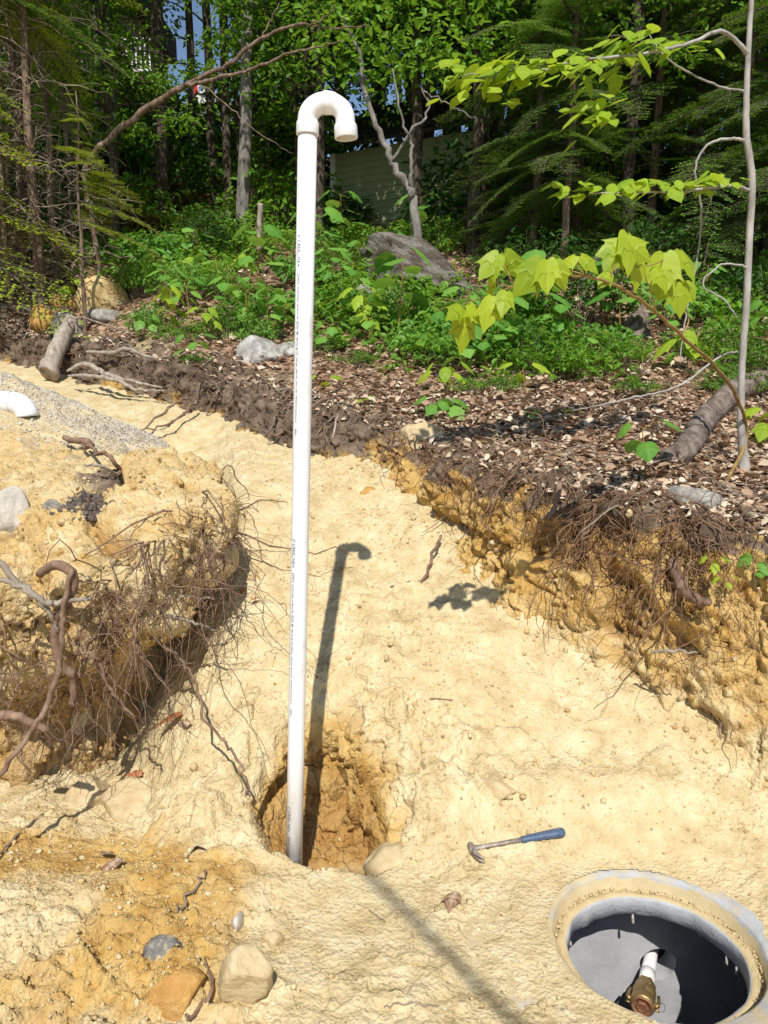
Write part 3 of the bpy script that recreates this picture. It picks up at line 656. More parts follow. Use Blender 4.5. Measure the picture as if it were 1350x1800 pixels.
mb = MB(); mb.lathe([(.0300, hl+.008), (.0338, hl+.002), (.0350, hl-.004), (.0352, hl-.033), (.0342, hl-.0345), (.0312, hl-.0345), (.0308, hl-.033), (.0300, hl+.0), (.027, hl+.004)], 48, Mh); mb.build('outlet_collar', M_PVC, vent)
mb = MB(); mb.tube([Mq @ Vector((math.cos(a)*(PRAD+.0002), math.sin(a)*(PRAD+.0002), .252)) for a in [k*math.pi/20 for k in range(41)]], .0005, 4, False); mb.build('cut_line', M_LINE, vent)
def wrap_text(body, size, z_top, ang, parent, name, xs_=1.0):
    cu = bpy.data.curves.new('t', 'FONT'); cu.body = body; cu.size = size; cu.align_y = 'CENTER'; cu.resolution_u = 2; cu.offset = size*.012
    ob = bpy.data.objects.new('t', cu); COL.objects.link(ob); dg = bpy.context.evaluated_depsgraph_get()
    me = bpy.data.meshes.new_from_object(ob.evaluated_get(dg)); bpy.data.objects.remove(ob)
    wd = 0
    for v in me.vertices:
        u, w_ = v.co.x*xs_, v.co.y; wd = max(wd, u)
        a = ang+w_/PRAD; v.co = Mq @ Vector((math.cos(a)*(PRAD+.0004), math.sin(a)*(PRAD+.0004), z_top-u))
    me.materials.append(M_INK); link(name, me, parent); return wd
ANG = R(-128)
for py_ in (414, 945, 1412):
    zt_ = (Vector(at(528-(py_-400)*.012, py_, 2.5))-pb).dot(ax); zc_ = zt_
    for body_, sz, sp, sh in (('2"', .014, .004, 1), ('CRESLINE', .0165, .003, 1.0), ('®', .010, .02, 1), ('DWV', .0135, .006, 1), ('ASTM D2665  ASTM D1785', .0075, .006, 1.15), ('SCH 40', .0135, .006, 1), ('280 PSI @ 73F  NSF-pw  NSF-dwv  PVC1120', .0075, .008, 1.25), ('CRESLINE EVANSVILLE IN', .0065, .02, 1.2), ('J4ER11', .009, 0, 1)):
        wd = wrap_text(body_, sz, zc_, ANG, vent, 'printed_lettering', sh); zc_ -= wd+sp
        if zc_ < .14: break

# ---------------------------------------------------------------- hammer
h1 = hit(829, 1499, 2); h2 = hit(990, 1470, 2)
hx_ = Vector(h2-h1); hlen = hx_.length; hx_.normalize(); hz_ = Vector((0, -.15, 1)); hz_ = (hz_-hx_*hz_.dot(hx_)).normalized(); hy_ = hz_.cross(hx_)
ham = empty('hammer', h1+np.array([0, 0, .016]), 'claw hammer with blue rubber grip and rusty head lying on the sand', 'hammer')
MH = Matrix((hx_, hy_, hz_)).transposed().to_4x4()
k_ = hlen/.33
def HT(pts, rads, seg, sc=(1, 1)):
    mb = MB(); mb.tube([Vector(p) for p in pts], rads, seg); return mb
def put(mb, nm, mt, flat=1.0, smooth=True):
    mb.v = [tuple(MH @ (Vector((p[0], p[1], p[2]*flat))*k_)) for p in mb.v]; return mb.build(nm, mt, ham, smooth)
put(HT([(.0, 0, 0), (.015, 0, 0), (.05, 0, 0), (.12, 0, 0), (.19, 0, 0)], [.0135, .0105, .0085, .0085, .0095], 12), 'shaft', M_RUST, .8)
put(HT([(.175, 0, 0), (.18, 0, 0), (.20, 0, 0), (.25, .001, 0), (.30, .001, 0), (.325, .001, 0), (.334, .001, 0)], [.009, .0125, .0135, .0155, .0175, .0175, .012], 16), 'grip', M_GRIP, .85)
mb = MB()
for k in range(9): mb.lathe([(0, .0011), (.0014, .0007), (.0016, 0)], 8, Matrix.Translation((.232+k*.0105, .001, .0127+.0011*min(k, 6)*.35+.0004)))
put(mb, 'grip_studs', M_STEEL)
hd = HT([(-.004, .062, 0), (-.004, .058, 0), (-.004, .046, 0), (-.003, .042, 0), (-.002, .030, 0), (0, .018, 0), (0, 0, 0), (.002, -.016, 0)], [.0125, .0145, .0145, .011, .0095, .0125, .0135, .012], 14); put(hd, 'head', M_RUST)
for sgn in (-1, 1):
    mb = MB(); mb.tube([(.002, -.010, sgn*.004), (.006, -.028, sgn*.006), (.014, -.046, sgn*.008), (.028, -.062, sgn*.009)], [.0095, .0080, .0062, .0028], 8)
    put(mb, 'claw', M_RUST)

# ---------------------------------------------------------------- stones
import bmesh
def rock_mesh(name, mtl, dims, seed, rough=.12, cuts=7, sub=4, squash=.0):
    bm = bmesh.new(); bmesh.ops.create_icosphere(bm, subdivisions=sub, radius=1.0)
    v = np.array([p.co[:] for p in bm.verts]); f = [tuple(p.index for p in q_.verts) for q_ in bm.faces]; bm.free()
    rng = np.random.RandomState(seed)
    for k in range(cuts):
        n = rng.normal(size=3); n /= np.linalg.norm(n); dd = rng.uniform(.5, .82)
        e = v@n-dd; v = v-np.outer(np.maximum(e, 0)*.97, n)
    n = v/np.linalg.norm(v, axis=1)[:, None]
    v = v+n*(rough*fbm(v[:, 0]+seed, v[:, 1], v[:, 2], 1.7, 5, .62, seed))[:, None]; n = v/np.linalg.norm(v, axis=1)[:, None]; v = v+n*(.035*fbm(v[:, 0], v[:, 1]+seed, v[:, 2], 7, 3, .6, seed+3))[:, None]; v = v/np.abs(v).max(0)
    f1, f2 = worley(v[:, 0], v[:, 1], v[:, 2], 3.3, seed); v = v-n*(.06*rough/.12*sst(.12, .0, f2-f1))[:, None]
    v = v*np.array(dims)
    return mesh_np(name, v, f, mtl, True)
def rock(px, py, wpx, hpx, mtl, label, cat='rock', seed=None, sink=.35, deep=.8, rz=None, tilt=(0, 0), rough=.12, cuts=7, Y=None, lift=0, name='stone'):
    """px,py: where the middle of its foot stands"""
    p = hit(px, py, 1) if Y is None else at(px, py, Y)
    s = (p[1]*.985+(CAMZ-p[2])*.174)/F; rx = wpx*s/2; rzz = hpx*s/2/.8; seed = seed or int(px*7+py)
    me = rock_mesh(name, mtl, (rx, rx*deep, rzz), seed, rough, cuts, 4 if wpx > 50 else 3)
    o = link(name, me, None, (p[0], p[1]+rx*deep*.7, p[2]+rzz*(1-2*sink)*.9+lift), (R(tilt[0]), R(tilt[1]), rz if rz is not None else random.uniform(-.3, .3)))
    return tag(o, label, cat)
rock(431, 1778, 104, 125, M_ROCK_T, 'large pale tan stone, angular, at the bottom edge left of the hatch', 'stone', 5, .25, .75, .3, (20, 0), .10, 9)
rock(302, 1790, 110, 100, M_ROCK_O, 'rounded orange earth-stained stone beside the large pale one', 'stone', 11, .35, .8, None, (10, 0), .14, 5)
rock(281, 1700, 70, 50, M_SLATE, 'flat dark grey stone just above the orange one', 'stone', 17, .36, .9, None, (12, 0), .12)
rock(225, 1440, 130, 85, M_ROCK_T, 'smooth tan stone half buried in front of the left bank', 'stone', 21, .5, .8, None, (15, 0), .08, 4)
rock(150, 1420, 100, 70, M_ROCK_T, 'sandy stone under the left bank beside the smooth one', 'stone', 24, .5, .8, None, (15, 0), .1, 6)
rock(352, 1012, 105, 74, M_ROCK_T, 'blunt tan stone jutting out of the left bank crest', 'stone', 31, .45, 1.3, -.5, (0, -8), .05, 3, Y=3.22, lift=.03)
rock(12, 945, 66, 80, M_ROCK_W, 'pale stone lying at the left edge on the left bank', 'stone', 37, .25, lift=.05)
rock(88, 925, 40, 34, M_ROCK_G, 'small grey stone beside the dark soil lump', 'stone', 41, .35, lift=.05)
rock(880, 1402, 78, 52, M_ROCK_T, 'flat tan stone sticking out of the ramp right of the hole', 'stone', 43, .4, 1.3, .5, (10, 12), .06, 5)
rock(690, 1522, 110, 50, M_ROCK_T, 'flat sandy stone at the right lip of the hole', 'stone', 47, .72, .9, .4, (10, -15), .07, 5)
rock(416, 1625, 22, 75, M_ROCK_W, 'thin finger-shaped pale stone in the sand', 'stone', 53, .55, 1.8, .1, (55, 0), .05, 2)
rock(475, 1665, 44, 30, M_ROCK_T, 'small tan stone above the large pale one', 'stone', 59, .4)
rock(285, 1495, 34, 26, M_ROCK_T, 'small tan pebble below the half buried stone', 'stone', 61, .4)
rock(66, 590, 68, 62, M_ROCK_O, 'orange-brown boulder by the weathered stump', 'rock', 67, .25, .8)
rock(22, 560, 70, 45, M_ROT, 'dark brown rock at the far left edge', 'rock', 71, .3)
rock(108, 592, 75, 55, M_ROCK_G, 'grey rock directly behind the weathered stump', 'rock', 73, .3)
rock(170, 560, 95, 78, M_ROCK_Y, 'large yellow wedge-shaped rock on the bank', 'rock', 79, .2, .7, .4, (-10, 15), .08, 9)
rock(180, 572, 82, 46, M_ROCK_G, 'speckled grey rock in front of the yellow wedge', 'rock', 83, .25)
rock(98, 540, 34, 28, M_ROCK_O, 'small yellow rock behind the grey one', 'rock', 89, .3)
rock(128, 545, 30, 22, M_ROCK_O, 'small yellow rock next to the yellow wedge', 'rock', 91, .3)
rock(455, 640, 100, 62, M_ROCK_M, 'white-and-grey rock on the bank left of the tall pipe', 'rock', 97, .35, .7, None, (0, 8), .14, 9)
rock(512, 628, 60, 36, M_ROCK_M, 'pale rock right behind the tall pipe', 'rock', 99, .35)
bigrock = rock(750, 520, 285, 92, M_ROCK_L, 'big dark boulder with lichen in the middle of the undergrowth', 'boulder', 106, .2, .8, -.1, (-8, 21), .20, 12, lift=.05)
rock(648, 535, 66, 46, M_ROCK_G, 'round grey rock beside the big dark boulder', 'rock', 107, .3)
rock(700, 520, 90, 60, M_ROCK_L, 'brown block of rock at the foot of the big boulder', 'rock', 109, .3)
rock(745, 790, 95, 60, M_ROCK_T, 'pale lump of stone in the top of the right bank', 'rock', 113, .45, .7, None, (0, 0), .16, 8, lift=.02)
rock(655, 800, 45, 36, M_ROCK_O, 'small ochre stone at the head of the ramp', 'stone', 117, .4)
rock(1235, 905, 105, 40, M_ROCK_G, 'flat grey stone lying on top of the right bank', 'stone', 121, .4, 1.0, -.3, (-5, 10), .05, 3, lift=.04)
rock(645, 870, 42, 22, M_ROCK_O, 'little orange stone at the top of the ramp', 'stone', 127, .5)
rock(575, 1022, 20, 13, M_ROCK_O, 'tiny yellow stone on the ramp right of the pipe', 'stone', 129, .4)
rock(453, 1022, 22, 14, M_ROCK_O, 'tiny orange stone on the ramp left of the pipe', 'stone', 131, .4)
rock(128, 712, 28, 12, M_ROCK_O, 'small brown clod on the sand path far left', 'clod', 137, .4)

# ---------------------------------------------------------------- logs, roots and sticks
def stick(name, pix, rads, mtl, label, cat, Ys=None, lifts=None, amp=.004, seed=1, seg=10, n=None, rough=.035, off=0, mlift=0.0):
    """pix: pixel path; Ys None -> lies on the ground, else distance of each point"""
    pts = []
    for i, (a, b_) in enumerate(pix):
        if Ys is None or Ys[i] is None: p = hit(a, b_, 2); p[2] += (lifts[i] if lifts else rads[min(i, len(rads)-1)]*.6+.002)+mlift
        else: p = at(a, b_, Ys[i])
        pts.append(p)
    o0 = np.array(pts[off]); W = wobble(pts, amp, n or max(8, 5*len(pts)), seed)
    rr = np.interp(np.linspace(0, 1, len(W)), np.linspace(0, 1, len(rads)), rads)
    mb = MB(); mb.tube([p-o0 for p in W], list(rr), seg, rough=rough)
    o = mb.build(name, mtl, None, True, loc=o0); return tag(o, label, cat)
stick('weathered_stump', [(84, 658), (100, 615), (126, 562)], [.085, .075, .07, .055], M_WOODG, 'grey weathered log end standing against the bank at far left', 'log', [6.6, 6.75, 7.05], seg=20, amp=.006)
stick('driftwood_root', [(118, 652), (150, 640), (190, 658), (225, 668), (285, 682)], [.010, .022, .021, .015, .007], M_WOODG, 'pale twisted dead root lying on the bank edge, upper branch', 'root', [6.25, 6.2, 6.1, 6.05, 5.95], amp=.004, seed=2)
stick('driftwood_root', [(120, 660), (160, 660), (205, 668), (240, 684), (290, 688)], [.007, .015, .018, .013, .006], M_WOODG, 'pale twisted dead root lying on the bank edge, lower branch', 'root', [6.2, 6.1, 6.0, 5.95, 5.85], amp=.004, seed=3)
stick('curved_root', [(152, 618), (190, 620), (225, 614), (262, 628), (300, 626)], [.011, .019, .017, .014, .007], M_ROOTG, 'curved grey root on the bank above the twisted dead ones', 'root', [6.5, 6.45, 6.4, 6.35, 6.3], amp=.004, seed=4)
stick('curved_root', [(150, 590), (120, 558), (200, 575), (235, 590)], [.006, .008, .01, .005], M_TWIG, 'thin bent branch among the left rocks', 'branch', [6.8, 6.9, 6.8, 6.7], amp=.01, seed=5)
lg = stick('fallen_log', [(1165, 812), (1205, 800), (1240, 752), (1290, 706), (1345, 690)], [.045, .068, .075, .078, .08], M_ROT, 'rotten grey fallen log beside the slender pale tree', 'log', None, [.01, .03, .05, .07, .08], amp=.006, seed=6, seg=22, rough=.09)
stick('tree_stump', [(1118, 640), (1122, 605), (1112, 572), (1130, 552)], [.20, .12, .09, .06], M_ROT, 'gnarled grey stump standing in the shaded undergrowth', 'stump', [6.9, 7.0, 7.1, 7.15], amp=.02, seed=7, seg=18, rough=.22)
stick('tree_stump', [(1035, 545), (1050, 500), (1062, 470)], [.28, .2, .12], M_ROT, 'reddish rotten stump behind the yellow-green maple leaves', 'stump', [8.3, 8.4, 8.5], amp=.02, seed=8, seg=16, rough=.25)
stick('bark_strip', [(1208, 928), (1265, 952), (1350, 985), (1400, 1000)], [.008, .02, .022, .015], M_WOODG, 'long split branch lying along the right bank crest', 'branch', None, [.02, .02, .02, .02], amp=.003, seed=9)
stick('bark_strip', [(985, 835), (1050, 850), (1120, 862)], [.008, .012, .006], M_WOODG, 'straight grey stick on top of the right bank', 'branch', None, None, amp=.003, seed=10)
stick('bark_strip', [(1265, 850), (1300, 880), (1355, 925)], [.007, .009, .006], M_WOODG, 'thin stick below the slender tree on the litter', 'branch', None, None, amp=.003, seed=11)
stick('thick_root', [(1184, 985), (1195, 1025), (1215, 1050), (1245, 1056)], [.024, .026, .022, .017], M_ROOT, 'thick brown cut root poking out of the right bank', 'root', [3.2, 3.08, 2.98, 2.9], amp=.004, seed=12, seg=14, rough=.1)
stick('hanging_root', [(708, 815), (700, 870), (692, 910), (684, 965)], [.02, .014, .012, .005], M_ROOT, 'flat brown root hanging down over the head of the ramp', 'root', [4.5, 4.42, 4.35, 4.15], amp=.006, seed=13)
stick('hanging_root', [(752, 925), (725, 960), (690, 998)], [.007, .010, .005], M_ROOT, 'root pointing down left over the upper ramp', 'root', [4.3, 4.15, 4.0], amp=.006, seed=14)
stick('hanging_root', [(775, 962), (755, 1000), (745, 1022), (686, 1034)], [.008, .008, .006, .004], M_ROOT, 'hooked thin root lying on the upper ramp', 'root', None, [.06, .02, .012, .008], amp=.004, seed=15)
stick('hanging_root', [(585, 770), (594, 728)], [.008, .005], M_WOODG, 'short pale stick leaning on the dark bank', 'stick', [4.75, 4.85], amp=.002, seed=16)
stick('hanging_root', [(985, 850), (975, 890), (950, 915)], [.014, .010, .006], M_ROOT, 'short stub root at the top of the right bank', 'root', [3.45, 3.38, 3.3], amp=.003, seed=17)
stick('hanging_root', [(1143, 1145), (1180, 1145), (1225, 1147)], [.006, .006, .003], M_ROOTG, 'thin pale root running sideways across the right bank', 'root', [2.93, 2.86, 2.8], amp=.003, seed=18)
stick('hanging_root', [(640, 690), (560, 705), (500, 756), (470, 770)], [.003, .01, .012, .005], M_ROOT, 'brown root sprawling from the dark bank onto the sand', 'root', [5.25, 5.1, 5.0, 4.9], amp=.008, seed=19)
stick('hanging_root', [(330, 700), (290, 722), (250, 757)], [.012, .010, .005], M_ROOT, 'brown root end pointing down onto the sand path', 'root', [5.75, 5.5, 5.3], amp=.008, seed=20)
stick('hanging_root', [(345, 705), (300, 745), (248, 756)], [.010, .008, .004], M_ROOT, 'thin root beside the one on the sand path', 'root', [5.7, 5.4, 5.2], amp=.008, seed=21)
# left bank roots
stick('looping_root', [(70, 1010), (100, 992), (128, 1012), (120, 1050), (100, 1090), (98, 1130), (108, 1170), (130, 1190), (126, 1240)], [.015, .017, .018, .017, .016, .017, .017, .016, .012], M_ROOT, 'thick grey root looping down the face of the left bank', 'root', [2.66, 2.58, 2.54, 2.54, 2.54, 2.56, 2.58, 2.60, 2.62], amp=.0015, seed=22, seg=14, n=40, rough=.03)
stick('long_root', [(125, 1000), (112, 1070), (108, 1130), (95, 1210), (50, 1290), (-20, 1390)], [.008, .009, .010, .0095, .009, .008], M_ROOT, 'long smooth root sweeping down to the left edge', 'root', [2.52, 2.50, 2.48, 2.44, 2.38, 2.28], amp=.003, seed=23, n=36)
stick('long_root', [(-10, 985), (40, 1030), (85, 1060), (120, 1055), (160, 1052)], [.012, .011, .011, .009, .007], M_ROOTG, 'grey root running right across the looping one', 'root', [2.50, 2.50, 2.50, 2.52, 2.54], amp=.003, seed=24, n=30)
stick('long_root', [(-10, 1015), (40, 1035), (85, 1075), (100, 1110)], [.009, .009, .008, .007], M_ROOTG, 'lower grey root meeting the looping one', 'root', [2.48, 2.49, 2.51, 2.54], amp=.003, seed=25, n=26)
stick('long_root', [(125, 1130), (170, 1160), (190, 1205), (225, 1250), (245, 1290)], [.005, .006, .006, .005, .003], M_ROOT, 'thin root slanting right over the shaded bank foot', 'root', [2.60, 2.58, 2.58, 2.60, 2.62], amp=.005, seed=26, n=30)
stick('long_root', [(215, 1085), (280, 1130), (335, 1180), (365, 1270), (420, 1340), (440, 1400)], [.007, .008, .006, .005, .005, .003], M_ROOT, 'long root dropping from the left bank toward the hole', 'root', [2.95, 2.93, 2.90, 2.70, 2.54, 2.46], amp=.007, seed=27, n=44)
stick('long_root', [(245, 1055), (290, 1080), (340, 1095), (380, 1108)], [.006, .007, .006, .004], M_ROOTG, 'pale root sticking out right from the left bank', 'root', [2.95, 2.95, 2.97, 2.97], amp=.004, seed=28, n=24)
stick('long_root', [(235, 1020), (290, 1045), (340, 1050), (376, 1054)], [.006, .006, .005, .004], M_ROOTG, 'straight pale root above the one jutting right', 'root', [3.00, 3.03, 3.05, 3.05], amp=.003, seed=29, n=24)
stick('dead_branch', [(210, 858), (245, 842), (280, 832)], [.009, .014, .010], M_ROOT, 'short brown branch lying across the left bank top', 'branch', None, [.02, .03, .05], amp=.003, seed=30, mlift=.045)
stick('dead_branch', [(145, 800), (200, 835), (235, 900), (270, 950), (290, 985)], [.008, .010, .010, .008, .006], M_ROOT, 'forked brown root trailing over the left bank top', 'root', None, [.01, .02, .03, .03, .03], amp=.006, seed=31, mlift=.045, n=36)
stick('dead_branch', [(150, 838), (190, 850), (230, 895), (262, 960), (250, 1000), (235, 1030)], [.005, .007, .008, .006, .006, .005], M_ROOTG, 'thinner root beside the forked one on the left bank', 'root', None, [.01, .02, .03, .03, .03, .02], amp=.006, seed=32, mlift=.045, n=40)
stick('dead_branch', [(115, 788), (160, 800), (150, 808)], [.014, .02, .010], M_ROOT, 'small brown stub at the back of the left bank', 'stub', None, None, amp=.004, seed=33, mlift=.045)
stick('root_end', [(-15, 1255), (35, 1262), (85, 1282)], [.02, .016, .012], M_ROOT, 'sandy root stub at the left edge under the bank', 'root', [2.5, 2.5, 2.5], amp=.004, seed=34)
stick('sand_stick', [(-5, 1516), (30, 1472), (76, 1432)], [.004, .005, .004], M_TWIG, 'thin dark stick in the sand at the left edge', 'stick', None, None, amp=.003, seed=35)
stick('sand_stick', [(312, 1606), (335, 1572), (362, 1538)], [.003, .005, .003], M_TWIG, 'thin dark stick in the sand left of the pipe foot', 'stick', None, None, amp=.005, seed=36)
stick('sand_stick', [(360, 1690), (375, 1745), (345, 1790), (330, 1800)], [.003, .005, .005, .004], M_ROOT, 'bent brown root between the orange and pale stones', 'root', None, [.012, .02, .02, .02], amp=.004, seed=37)
stick('sand_stick', [(650, 1602), (678, 1622)], [.003, .002], M_TWIG, 'tiny dark twig in the sand below the hole', 'twig', None, None, amp=.001, seed=38)
stick('sand_stick', [(675, 1772), (720, 1765), (770, 1771)], [.002, .003, .002], M_TWIG, 'thin twig at the bottom edge near the hatch', 'twig', None, None, amp=.003, seed=39)
stick('sand_stick', [(755, 1230), (795, 1232)], [.004, .003], M_ROOT, 'short twig lying flat on the middle of the ramp', 'twig', None, None, amp=.001, seed=40)
stick('sand_stick', [(548, 1500), (552, 1470), (590, 1440)], [.002, .003, .002], M_ROOTG, 'thin rootlet in the dug hole right of the pipe', 'root', None, [.01, .03, .01], amp=.003, seed=41)
stick('dangling_root', [(458, 358), (456, 395), (455, 440)], [.03, .028, .03], M_WOODG, 'short bare broken stem in the brush left of the pipe', 'stump', [8.6, 8.6, 8.6], amp=.004, seed=42)

# ---------------------------------------------------------------- white drain fitting on the gravel
g0 = at(-6, 708, 4.30); gf = empty('drain_fitting', g0, 'white plastic pipe elbow lying on the gravel at the left edge', 'pipe fitting')
rg = .062
mb = MB(); mb.tube([(-.45, -.02, 0), (-.2, 0, 0), (.03, 0, 0)], rg, 32); mb.build('pipe', M_PVC, gf)
mb = MB(); mb.tube([(-.02, 0, 0), (.085, 0, 0)], rg*1.04, 32, False); mb.build('collar', M_PVC, gf)
mb = MB(); pts = [Vector((.08+.085*math.sin(a), 0, -.075*(1-math.cos(a)))) for a in [k*math.pi/2/10 for k in range(11)]]; mb.tube(pts, [rg*1.0]*11, 32); mb.build('elbow', M_PVC, gf)
# ================================================================ VEGETATION
RNG = np.random.RandomState(11)
def unit(a): return a/(np.linalg.norm(a, axis=-1, keepdims=True)+1e-9)
def leaf_arrays(P, D, Nn, L, W, tint, fold=.12, droop=.12):
    """ovate folded leaves: 6 verts, two quads each"""
    D = unit(D); S = unit(np.cross(Nn, D)); Nn = np.cross(D, S); L = L[:, None]; W = W[:, None]
    v = np.stack([P, P+D*L*.25+S*W*.42+Nn*L*fold, P+D*L*.65+S*W*.38+Nn*L*(fold-droop*.6), P+D*L-Nn*L*droop*1.6,
                  P+D*L*.65-S*W*.38+Nn*L*(fold-droop*.6), P+D*L*.25-S*W*.42+Nn*L*fold], 1).reshape(-1, 3)
    n = len(P); b = np.arange(n)[:, None]*6
    f = np.concatenate([b+np.array([[0, 1, 2, 3]]), b+np.array([[0, 3, 4, 5]])], 0)
    return v, f, np.repeat(tint, 6)
def cloud(centers, per, rad, thick, size, rng, asp=.62, tilt=.5, ydir=None):
    """flattened layers of leaves round each centre"""
    n = len(centers)*per; c = np.repeat(centers, per, 0)
    a = rng.uniform(0, 2*np.pi, n); r = rad*np.sqrt(rng.uniform(0, 1, n)); off = np.stack([r*np.cos(a), r*np.sin(a), rng.normal(0, thick, n)-.25*r*r/rad], 1)
    Nn = unit(np.stack([rng.normal(0, tilt, n), rng.normal(-.15, tilt, n), np.ones(n)], 1))
    D = unit(np.stack([np.cos(a), np.sin(a), rng.uniform(-.5, .1, n)], 1)+rng.normal(0, .5, (n, 3)))
    L = size*rng.uniform(.6, 1.25, n); return leaf_arrays(c+off, D, Nn, L, L*asp, np.clip(rng.beta(2, 2, n)*.9+np.repeat(rng.uniform(-.15, .15, len(centers)), per), 0, 1))
def tree_meshes(seed, height, cb, rad, ncl, per, size, tr, lm, bm_, lean=.03, clr=.45, cthick=.06):
    """trunk with limbs, crown of leaf sprays at the limb ends; base at the origin"""
    rng = np.random.RandomState(seed); random.seed(seed)
    top = np.array([rng.normal(0, lean)*height, rng.normal(0, lean)*height, height])
    tp = [np.array([0, 0, -.4]), np.array([0, 0, 0]), top*.33+rng.normal(0, .06, 3)*[1, 1, 0], top*.66+rng.normal(0, .08, 3)*[1, 1, 0], top]
    W = wobble(tp, .015, 18, seed); mb = MB(); rr = np.interp(np.linspace(0, 1, 18), [0, .1, 1], [tr*1.25, tr, tr*.18]); mb.tube(W, list(rr), 9, rough=.06)
    W = np.array(W); C = []; nl = max(8, ncl//5)
    for i in range(nl):
        h = cb+(height-cb)*((i+rng.uniform(0, 1))/nl)**.9
        p0 = np.array([np.interp(h, W[:, 2], W[:, k]) for k in range(3)]); a = i*2.4+rng.uniform(-.5, .5)
        reach = rad*(math.sin(math.pi*min(1, max(.12, (h-cb)/(height-cb)*.85+.12)))**.6)*rng.uniform(.65, 1.1)
        d = np.array([math.cos(a), math.sin(a), rng.uniform(.05, .5)]); p3 = p0+d*reach; p1 = p0+d*reach*.4+[0, 0, .1]; 
        mb.tube(wobble([p0, p1, p3], .02, 7, seed+i), [tr*.32, tr*.25, tr*.2, tr*.15, tr*.1, tr*.07, .006], 5)
        for k in range(max(1, ncl//nl)):
            t = rng.uniform(.3, 1.05); q_ = p0+(p3-p0)*t+rng.normal(0, 1, 3)*[.32, .32, .22]*rad*.55; C.append(q_)
            if k % 2 == 0: mb.tube([p0+(p3-p0)*max(.1, t-.3), (p0+(p3-p0)*t+q_)/2+[0, 0, .03], q_], [.012, .008, .004], 4)
    v, f, t = cloud(np.array(C), per, clr, cthick, size, rng)
    return mb.mesh('trunk', bm_), mesh_np('crown', v, f, lm, True, {'tint': t})
def tree_obj(name, tm, cm, loc, rz, s, label, cat='tree', group=None):
    e = empty(name, loc, label, cat, group, rz); e.scale = (s, s, s)
    link('trunk', tm, e); link('crown', cm, e); return e
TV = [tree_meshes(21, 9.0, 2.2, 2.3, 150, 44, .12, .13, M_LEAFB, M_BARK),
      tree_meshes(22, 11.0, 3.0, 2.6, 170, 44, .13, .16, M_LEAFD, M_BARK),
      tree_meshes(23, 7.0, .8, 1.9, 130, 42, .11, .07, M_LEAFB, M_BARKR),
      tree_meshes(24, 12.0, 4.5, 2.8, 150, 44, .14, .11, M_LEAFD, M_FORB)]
def onground(px, Y):
    p = at(px, 600, Y); x_ = p[0]
    for _ in range(3):
        z_ = gz(x_, Y); dpt = Y*math.cos(R(PITCH))-(z_-CAMZ)*math.sin(R(PITCH)); x_ = (px-675)/F*dpt
    return np.array([x_, Y, gz(x_, Y)-.03])
# named trees of the middle distance: (px, Y, variant, scale, label)
mid = [
 (205, 10.2, 0, .55, 'small leafy tree with bright leaves in the upper left woods'),
 (560, 10.2, 0, .62, 'small leafy tree with bright leaves just behind the pipe bend'),
 (478, 13.2, 0, .60, 'small leafy tree right of the blue sky patch'),
 (1010, 9.4, 0, .66, 'leafy tree behind the lime-green sprays at upper right'),
 (1195, 10.0, 0, .80, 'leafy tree with lit leaves left of the slender trunk top'),
 (1345, 9.6, 0, .80, 'leafy tree with lit leaves at the upper right corner'),
 (905, 10.8, 0, .80, 'leafy tree rising over the right end of the shed'),
 (730, 10.6, 0, .78, 'leafy tree spreading over the middle of the shed roof'),
 (45, 9.8, 0, .70, 'leafy tree with lit leaves at the upper left corner'),
 (525, 12.6, 2, .72, 'leafy tree with bright green leaves behind the bent top of the tall pipe'),
 (556, 10.9, 0, .78, 'leafy tree with sunlit leaves over the shed roof, left side'),
 (830, 9.8, 0, .76, 'leafy tree with sunlit leaves in front of the shed, right side'),
 (905, 12.5, 1, .80, 'dark leafy tree right behind the sage shed'),
 (20, 11.5, 2, .85, 'bright leafy tree at the far left edge behind the brush'),
 (185, 13.5, 2, .72, 'leafy tree below the white deck railing'),
 (1180, 11.5, 2, .85, 'leafy tree behind the slender pale trunk'),
 (1330, 10.5, 1, .70, 'dark leafy tree at the right edge of the picture'),
 (1040, 12.0, 1, .75, 'dark leafy tree between the shed and the grey roof'),
 (545, 14.5, 1, .85, 'dark leafy tree straight behind the tall pipe'),
 (740, 16.0, 1, .95, 'tall dark tree rising behind the shed roof'),
 (130, 15.5, 1, .72, 'dark tree in front of the deck, far left'),
]
for k, (px_, Y_, v_, s_, lb) in enumerate(mid):
    tree_obj('leafy_tree', *TV[v_], onground(px_, Y_), k*1.7, s_, lb, 'tree')
rng = np.random.RandomState(5)
kfar = 0
for row, (Y_, n_, s0) in enumerate(((17.5, 10, .85), (20.5, 11, .9), (24, 12, 1.0), (29, 13, 1.1), (36, 14, 1.3))):
    for k in range(n_):
        px_ = -140+(1630)*(k+.5+rng.uniform(-.35, .35))/n_
        if abs(px_-378) < 1350*2.3/Y_*s0: continue
        if px_ < 330 and Y_ in (24, ): px_ -= 60
        v_ = [1, 3, 1, 0, 3][(k+row) % 5]
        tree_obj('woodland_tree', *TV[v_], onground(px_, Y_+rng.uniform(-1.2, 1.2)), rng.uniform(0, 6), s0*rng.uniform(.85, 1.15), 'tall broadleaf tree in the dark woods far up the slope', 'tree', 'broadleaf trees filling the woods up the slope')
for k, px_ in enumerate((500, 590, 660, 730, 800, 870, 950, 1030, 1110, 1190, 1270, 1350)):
    tree_obj('woodland_tree', *TV[1], onground(px_, 18.6+(k%3)*.9), k*1.3, 1.0+.1*(k%3), 'tall broadleaf tree in the dark woods far up the slope', 'tree', 'broadleaf trees filling the woods up the slope')
